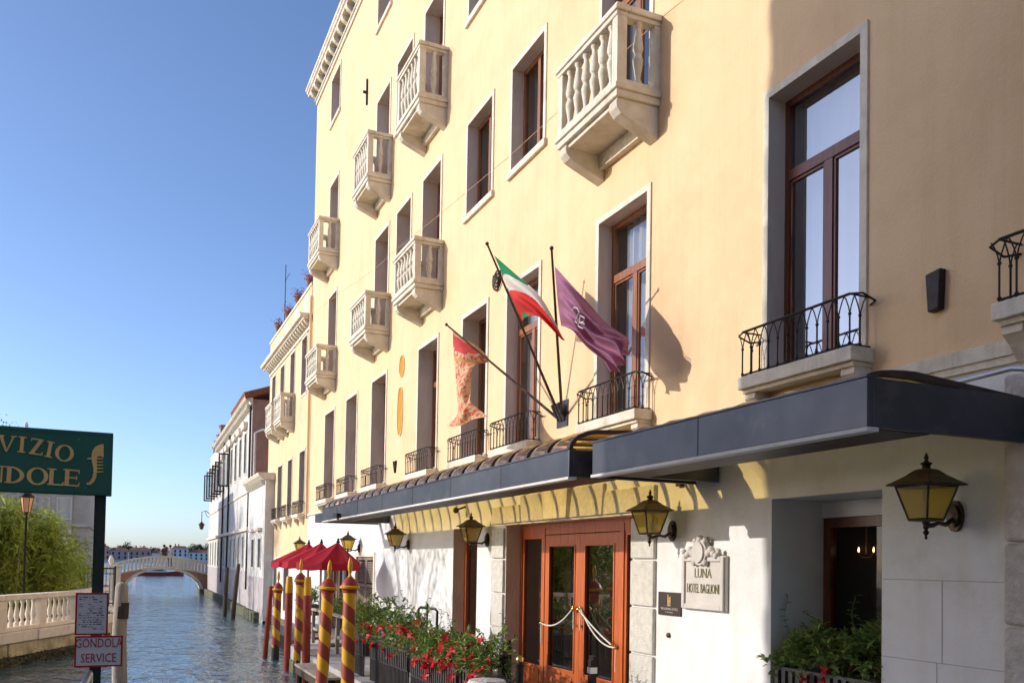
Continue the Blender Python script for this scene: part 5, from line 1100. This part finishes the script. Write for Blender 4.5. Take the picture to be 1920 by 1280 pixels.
def glyph(ch):
    g = []
    if ch == 'I': bar(g, 0, 0, 0, 1, .2); ser(g, 0, 0, .42); ser(g, 0, .93, .42)
    elif ch == 'V': bar(g, -.02, 0, -.36, 1, .1, .22); bar(g, .0, 0, .36, 1, .08, .1); ser(g, -.36, .93, .4); ser(g, .36, .93, .32)
    elif ch == 'Z': g.append([(-.36, 0), (-.12, 0), (.36, 1), (.14, 1)]); g.append([(-.34, .92), (.34, .92), (.34, 1), (-.34, 1)]); g.append([(-.36, 0), (.38, 0), (.38, .09), (-.36, .09)]); bar(g, -.32, .8, -.32, .92, .05); bar(g, .36, .09, .36, .22, .05)
    elif ch == 'O': ringp(g, 0, .5, .5, .53, .2)
    elif ch == 'D': bar(g, -.3, 0, -.3, 1, .2); ser(g, -.3, 0, .38); ser(g, -.3, .93, .38); ringp(g, -.22, .5, .62, .5, .2, -90, 90, 14)
    elif ch == 'L': bar(g, -.2, 0, -.2, 1, .2); ser(g, -.2, .93, .42); g.append([(-.38, 0), (.36, 0), (.36, .09), (-.38, .09)]); g.append([(.28, .09), (.36, .09), (.42, .26), (.34, .2)])
    elif ch == 'E': bar(g, -.25, 0, -.25, 1, .2); g.append([(-.42, 0), (.34, 0), (.34, .08), (-.42, .08)]); g.append([(-.42, .92), (.32, .92), (.32, 1), (-.42, 1)]); g.append([(-.16, .47), (.2, .47), (.2, .54), (-.16, .54)]); bar(g, .3, .08, .36, .25, .05); bar(g, .3, .92, .3, .78, .05); bar(g, .2, .4, .2, .62, .05)
    elif ch == 'N': bar(g, -.34, 0, -.34, 1, .08); bar(g, .34, 0, .34, 1, .08); g.append([(-.40, 1), (-.16, 1), (.38, 0), (.24, 0)]); ser(g, -.34, 0, .3); ser(g, .34, .93, .3)
    elif ch == 'G': ringp(g, 0, .5, .5, .53, .2, 40, 340, 18); bar(g, .34, .05, .34, .42, .16); ser(g, .32, .42, .36)
    elif ch == 'R': bar(g, -.3, 0, -.3, 1, .2); ser(g, -.3, 0, .4); ser(g, -.3, .93, .36); ringp(g, -.22, .74, .48, .26, .14, -90, 90, 12); bar(g, .32, 0, -.05, .5, .22, .16)
    elif ch == 'S': ringp(g, 0, .73, .3, .27, .14, 20, 250, 14); ringp(g, 0, .27, .32, .29, .16, -160, 90, 14)
    return g
def letter(ch, px, py, hpx, rot=0, wf=1.0):
    c = S(px, py); h = abs(S(px, py - hpx / 2).z - S(px, py + hpx / 2).z); mb = MB(); ca, sa = math.cos(rot), math.sin(rot); i = 0
    for poly in glyph(ch):
        pp = []; i += 1
        for u, v in poly:
            x, z = u * h * wf, (v - .5) * h; pp.append((x * ca - z * sa, x * sa + z * ca))
        mb.prism(pp, lambda u, v, t: (c.x + u, t, c.z + v), -.028 - .0002 * (i % 5), -.021)
    return mb.build('letter', gold_l, sg)
for ch, x, y, r_ in (('S', -72, 832, .10), ('E', -44, 831, .06), ('R', -16, 831, .03), ('V', 14, 832, -.02), ('I', 42, 834, -.05), ('Z', 69, 838, -.10), ('I', 93.5, 843, -.15), ('O', 121.5, 850, -.12)): letter(ch, x, y, 30, r_, 1.0 if ch != 'O' else 1.05)
for ch, x, y in (('G', -88, 886), ('O', -48, 887), ('N', -10, 888), ('D', 30, 891), ('O', 71, 893), ('L', 105, 894.5), ('E', 136, 896)): letter(ch, x, y, 31, -.03, 1.15)
# ferro emblem (prow iron with comb)
out = [(194.5, 833), (187, 834), (179, 838), (174, 845), (172, 853), (172.5, 866), (175, 876), (175.5, 886), (173, 896), (168, 904), (162, 906), (163, 909), (170, 908.5), (177, 903), (181, 894), (182, 880), (181.5, 858), (184, 855.5), (190, 855.5), (194.5, 858)]
def emb(poly, z0=-.028): MB_.prism([(S(x, y).x, S(x, y).z) for x, y in poly], lambda u, v, t: (u, t, v), z0, -.021)
MB_ = MB(); emb(out)
for y in (860, 866, 872, 878, 884.5): emb([(181.2, y - .9), (193.5, y - .7), (193.5, y + .9), (181.2, y + 1.1)], -.027)
emb([(164, 859), (173, 858), (173, 861), (164, 861.5)], -.0275); MB_.build('ferro_emblem', gold_l, sg)
mb = MB()
for x, y in ((148, 824.5), (164, 825), (143, 914.5), (161, 915)): c = S(x, y); mb.ball((c.x, -.022, c.z), .004, 6, 4)
mb.build('screw', steel, sg)
for nm, lb, quad, in (('notice_board', 'small white notice with red border and tiny print on the sign post', ((141, 1111), (204, 1110), (202, 1189), (141, 1190))), ('service_sign', 'white plate with red border reading GONDOLA SERVICE on the sign post', ((140, 1192), (231, 1190), (229, 1247), (139, 1251)))):
    t = thing(nm, lb, 'sign', (-.13, SY - .03, S(170, (quad[0][1] + quad[2][1]) / 2).z + so.z)); c0 = Vector(t.location)
    def Q(x, y): return onY(x, y, SY - .03) - c0
    x0, x1 = (Q(*quad[0]).x + Q(*quad[3]).x) / 2, (Q(*quad[1]).x + Q(*quad[2]).x) / 2; z1, z0 = (Q(*quad[0]).z + Q(*quad[1]).z) / 2, (Q(*quad[2]).z + Q(*quad[3]).z) / 2
    rot = -.03 if nm == 'notice_board' else .02
    MB().box(x0, x1, -.004, .004, z0, z1).build('plate', sign_w, t); mb = MB()
    b = .010; mb.box(x0, x1, -.007, -.004, z1 - b, z1); mb.box(x0, x1, -.007, -.004, z0, z0 + b); mb.box(x0, x0 + b, -.007, -.004, z0 + b, z1 - b); mb.box(x1 - b, x1, -.007, -.004, z0 + b, z1 - b); mb.build('border', red_p, t)
    if nm == 'service_sign':
        text_mesh('GONDOLA', .078, red_p, 'lettering', t, ((x0 + x1) / 2, -.0062, (z0 + z1) / 2 + .024), (1, 0, 0), (0, 0, 1), .001, .66)
        text_mesh('SERVICE', .078, red_p, 'lettering', t, ((x0 + x1) / 2, -.0062, (z0 + z1) / 2 - .066), (1, 0, 0), (0, 0, 1), .001, .70)
    else:
        rg = random.Random(3); mb = MB()
        for r_ in range(15):
            z = z1 - .03 - r_ * (z1 - z0 - .05) / 15; x = x0 + .02
            while x < x1 - .03:
                L = rg.uniform(.008, .03); L = min(L, x1 - .02 - x)
                if rg.random() < .72: mb.box(x, x + L, -.0052, -.0041, z, z + rg.choice((.003, .004, .007)))
                x += L + .006
        mb.build('print', ink, t)
t = thing('jetty_handrail', 'pale metal handrail sloping down beside the sign post', 'handrail', (-.2, 5.9, ZW - .6)); o = Vector(t.location)
MB().tube([Vector((-.165, 5.93, 1.00)) - o, Vector((-.20, 5.5, .93)) - o, Vector((-.25, 4.6, .7)) - o, Vector((-.25, 4.55, ZW - .5)) - o], .022, 8).build('tube', steel, t, True); MB().tube([Vector((-.165, 5.93, 1.0)) - o, Vector((-.165, 5.93, ZW - .5)) - o], .022, 8).build('post', steel, t, True)
# bare timber mooring pile beyond the sign
c_ = onY(229, 1092, 15)
t = thing('bare_mooring_pile', 'bare weathered timber mooring pile beside the gondola notices', 'pile', (c_.x, 15, ZW - 1))
H = c_.z - ZW + 1
mb = MB(); mb.tube([(0, 0, 0), (.02, 0, H * .45), (-.02, 0, H * .75), (0, 0, H - .05), (.01, 0, H)], [.11, .112, .105, .095, .06], 12); mb.build('trunk', pale_wood, t, True)
mb = MB(); mb.tube([(.0, .0, H - .55), (.01, 0, H - .3)], [.106, .102], 12, cap=False); mb.build('stained_collar', dark_wood, t)
# ================================================================== SHADING PALACE on the near bank (left of frame)
sp = thing('corner_palace', 'ochre palace with quoined corner standing across the canal', 'building', (-8.9, 12.74, -.25))
MB().box(-9, 0, -30, 0, -1, 14.2).build('wall', yellow2, sp); MB().box(-9.3, .3, -30.3, .0, 14.2, 14.7).build('cornice', stone, sp)
for k in range(35): MB().box(-.3 if k % 2 else -.5, .03, -.5 if k % 2 else -.3, .045 if k % 2 else .012, k * .4, k * .4 + (.36 if k % 2 else .4)).build('quoin', stone, sp)
for k in range(7):
    for z in (2, 6, 10): wn = MB().box(0, .03, -3.2 - k * 3.4, -2 - k * 3.4, z, z + 2.3).build('window', stone, sp); MB().box(.02, .035, -3.08 - k * 3.4, -2.12 - k * 3.4, z + .12, z + 2.18).build('shutter', green_p, sp)
# ================================================================== FAR SHORE
FY = 640
rg = random.Random(21)
struct(MB().box(-140, 260, FY - 12, FY + 300, ZW - 1, -.2).build('far_shore', grey_st))
def far_house(x0, x1, h, wall, label, roof=True, rows=3, dep=14, y=FY, gable=False):
    t = thing('waterfront_house', label, 'house', ((x0 + x1) / 2, y, -.2)); w = (x1 - x0) / 2
    MB().box(-w, w, 0, dep, 0, h).build('wall', wall, t)
    rf = MB()
    if gable: rf.prism([(-w - .4, h), (w + .4, h), (0, h + 3.2)], lambda u, v, q: (u, q, v), -.4, dep)
    else: rf.add([(-w - .4, -.4, h), (w + .4, -.4, h), (w + .4, dep, h), (-w - .4, dep, h), (-w * .7, dep * .5, h + 1.9), (w * .7, dep * .5, h + 1.9)], [(0, 1, 5, 4), (1, 2, 5), (2, 3, 4, 5), (3, 0, 4)])
    rf.build('roof', tile, t)
    n = max(3, int((x1 - x0) / 3.2))
    for r_ in range(rows):
        for k in range(n):
            x = -w + (2 * w) * (k + .5) / n; z = 1.0 + r_ * (h - 1.2) / rows; wn = MB().box(x - .55, x + .55, -.06, .02, z, z + 1.7).build('window', dark_in, t)
    for k in range(2): x = rg.uniform(-w * .6, w * .6); MB().box(x - .4, x + .4, dep * .4, dep * .4 + .8, h + .5, h + 3.2).build('chimney', brick, t)
vio = surf('violet grey plaster', (.30, .24, .26), (.36, .29, .30), .2, .9); blu = surf('pale blue plaster', (.50, .55, .60), (.58, .62, .66), .2, .9); ros = surf('rose plaster', (.42, .26, .22), (.48, .31, .27), .2, .9)
fx = lambda px: onY(px, 1050, FY).x
far_house(fx(183), fx(205), 7.5, ros, 'distant rose waterfront house with low tiled roof', rows=2)
far_house(fx(206), fx(240), 6.5, vio, 'distant violet grey waterfront house left of the bridge crown', rows=2)
far_house(fx(241), fx(283), 6.8, vio, 'distant long violet grey range with pale windows', rows=2, dep=16)
far_house(fx(284), fx(300), 5.2, blu, 'distant low pale house half hidden by trees', rows=1)
far_house(fx(301), fx(322), 6.6, ros, 'distant red roofed house behind the people on the bridge', rows=2, gable=True)
far_house(fx(323), fx(352), 8.4, blu, 'distant pale blue gabled waterfront house with arched front', rows=3, gable=False)
far_house(fx(353), fx(392), 6.0, blu, 'distant long low pale blue waterfront house', rows=2)
def far_tree(x, y, h, r, seed, label):
    t = thing('distant_tree', label, 'tree', (x, y, -.2), 0, 'trees across the lagoon'); q = random.Random(seed)
    MB().tube([(0, 0, 0), (.1, 0, h * .5), (0, 0, h * .8)], [.35, .28, .1], 6).build('trunk', dark_wood, t); mb = MB()
    cl = [Vector((q.gauss(0, r * .5), q.gauss(0, r * .4), h * .68 + q.gauss(0, h * .12))) for _ in range(16)]
    for _ in range(900):
        c = q.choice(cl); v = Vector((q.gauss(0, 1), q.gauss(0, 1), q.gauss(0, .7))); v = v.normalized() * r * .38 * q.random() ** .4; p = c + v; leaf(mb, p, Vector((q.gauss(0, 1), q.gauss(0, 1), q.gauss(0, 1))), .9, .4, q)
    mb.build('crown', leaf_far, t)
for k, (px, dy, h, r, lb) in enumerate(((196, 30, 9, 5, 'distant dark tree behind the rose house'), (233, 26, 11.5, 6, 'distant rounded tree above the violet range'), (248, 30, 11.5, 6, 'second distant rounded tree above the violet range'), (284, 28, 9.5, 5, 'distant tree beside the low pale house'), (294, 26, 9, 4, 'smaller distant tree beside the low pale house'), (368, 20, 11.5, 6, 'distant tree rising over the low blue house'), (382, 22, 12, 6, 'distant tree beside the bracket lamp'))):
    far_tree(fx(px), FY + dy, h, r, k, lb)
# motor launch passing beyond the arch
bt = thing('motor_launch', 'dark red hulled motor launch passing beyond the bridge arch', 'boat', (5.2, 152, ZW))
sec = [(-3.6, .12, .75), (-3.2, .75, .55), (-1.5, 1.0, .5), (1.2, 1.05, .55), (2.8, .7, .75), (3.9, .05, 1.0)]; vs = []; fs = []
for x, hw, sh in sec: vs += [(x, -hw, sh), (x, -hw * .75, -.2), (x, hw * .75, -.2), (x, hw, sh)]
for i in range(5):
    b = 4 * i; fs += [(b, b + 1, b + 5, b + 4), (b + 1, b + 2, b + 6, b + 5), (b + 2, b + 3, b + 7, b + 6), (b + 3, b, b + 4, b + 7)]
fs += [(0, 1, 2, 3), (20, 21, 22, 23)]
MB().add(vs, fs).build('hull', maroon, bt); MB().prism([(-2, .5), (1.4, .5), (1.0, 1.35), (-1.9, 1.4)], lambda u, v, t: (u, t, v), -.7, .7).build('cabin', sign_w, bt); MB().box(-1.6, .8, -.72, .72, .8, 1.2).build('cabin_window', dark_in, bt); MB().box(-2.1, 1.5, -.8, .8, 1.4, 1.46).build('cabin_roof', wood_d, bt)
# ================================================================== GARDEN TREE (off frame, throws branch shadows on the facade)
def bare_tree(x, y, h, seed, label, nleaf=500):
    t = thing('garden_tree', label, 'tree', (x, y, -.25), 0, 'garden trees on the opposite bank'); q = random.Random(seed); mb = MB(); lf = MB()
    def grow(p, d, L, r, n):
        pts = [p]; dd = d
        for k in range(4): dd = (dd + Vector((q.gauss(0, .13), q.gauss(0, .13), .03))).normalized(); pts.append(pts[-1] + dd * L / 4)
        mb.tube(pts, [r, r * .9, r * .8, r * .7, r * .6], 6)
        if n == 0:
            for _ in range(nleaf // 40): v = pts[-1] + Vector((q.gauss(0, .3), q.gauss(0, .3), q.gauss(0, .3))); leaf(lf, v, Vector((q.gauss(0, 1), q.gauss(0, 1), q.gauss(0, 1))), .16, .045, q)
            return
        for k in range(3 if n > 1 else 2): a = q.uniform(0, 6.28); grow(pts[-1 - (k == 2)], (dd + Vector((math.cos(a), math.sin(a), .35)) * .62).normalized(), L * .72, r * .58, n - 1)
    grow(Vector((0, 0, 0)), Vector((0, 0, 1)), h * .36, .17, 4); mb.build('trunk', dark_wood, t); lf.build('crown', [leaf_g], t)
bare_tree(-8.6, 27.6, 9.0, 5, 'sparse garden tree behind the bank balustrade')
bare_tree(-9.0, 22.5, 7.0, 8, 'sparse low garden tree nearer the palace corner')
bare_tree(-11.0, 48.0, 11, 12, 'leafy garden tree opposite the pale canal house', 2600)
bare_tree(-10.0, 55.0, 10, 14, 'leafy garden tree toward the pavilion side', 2600)
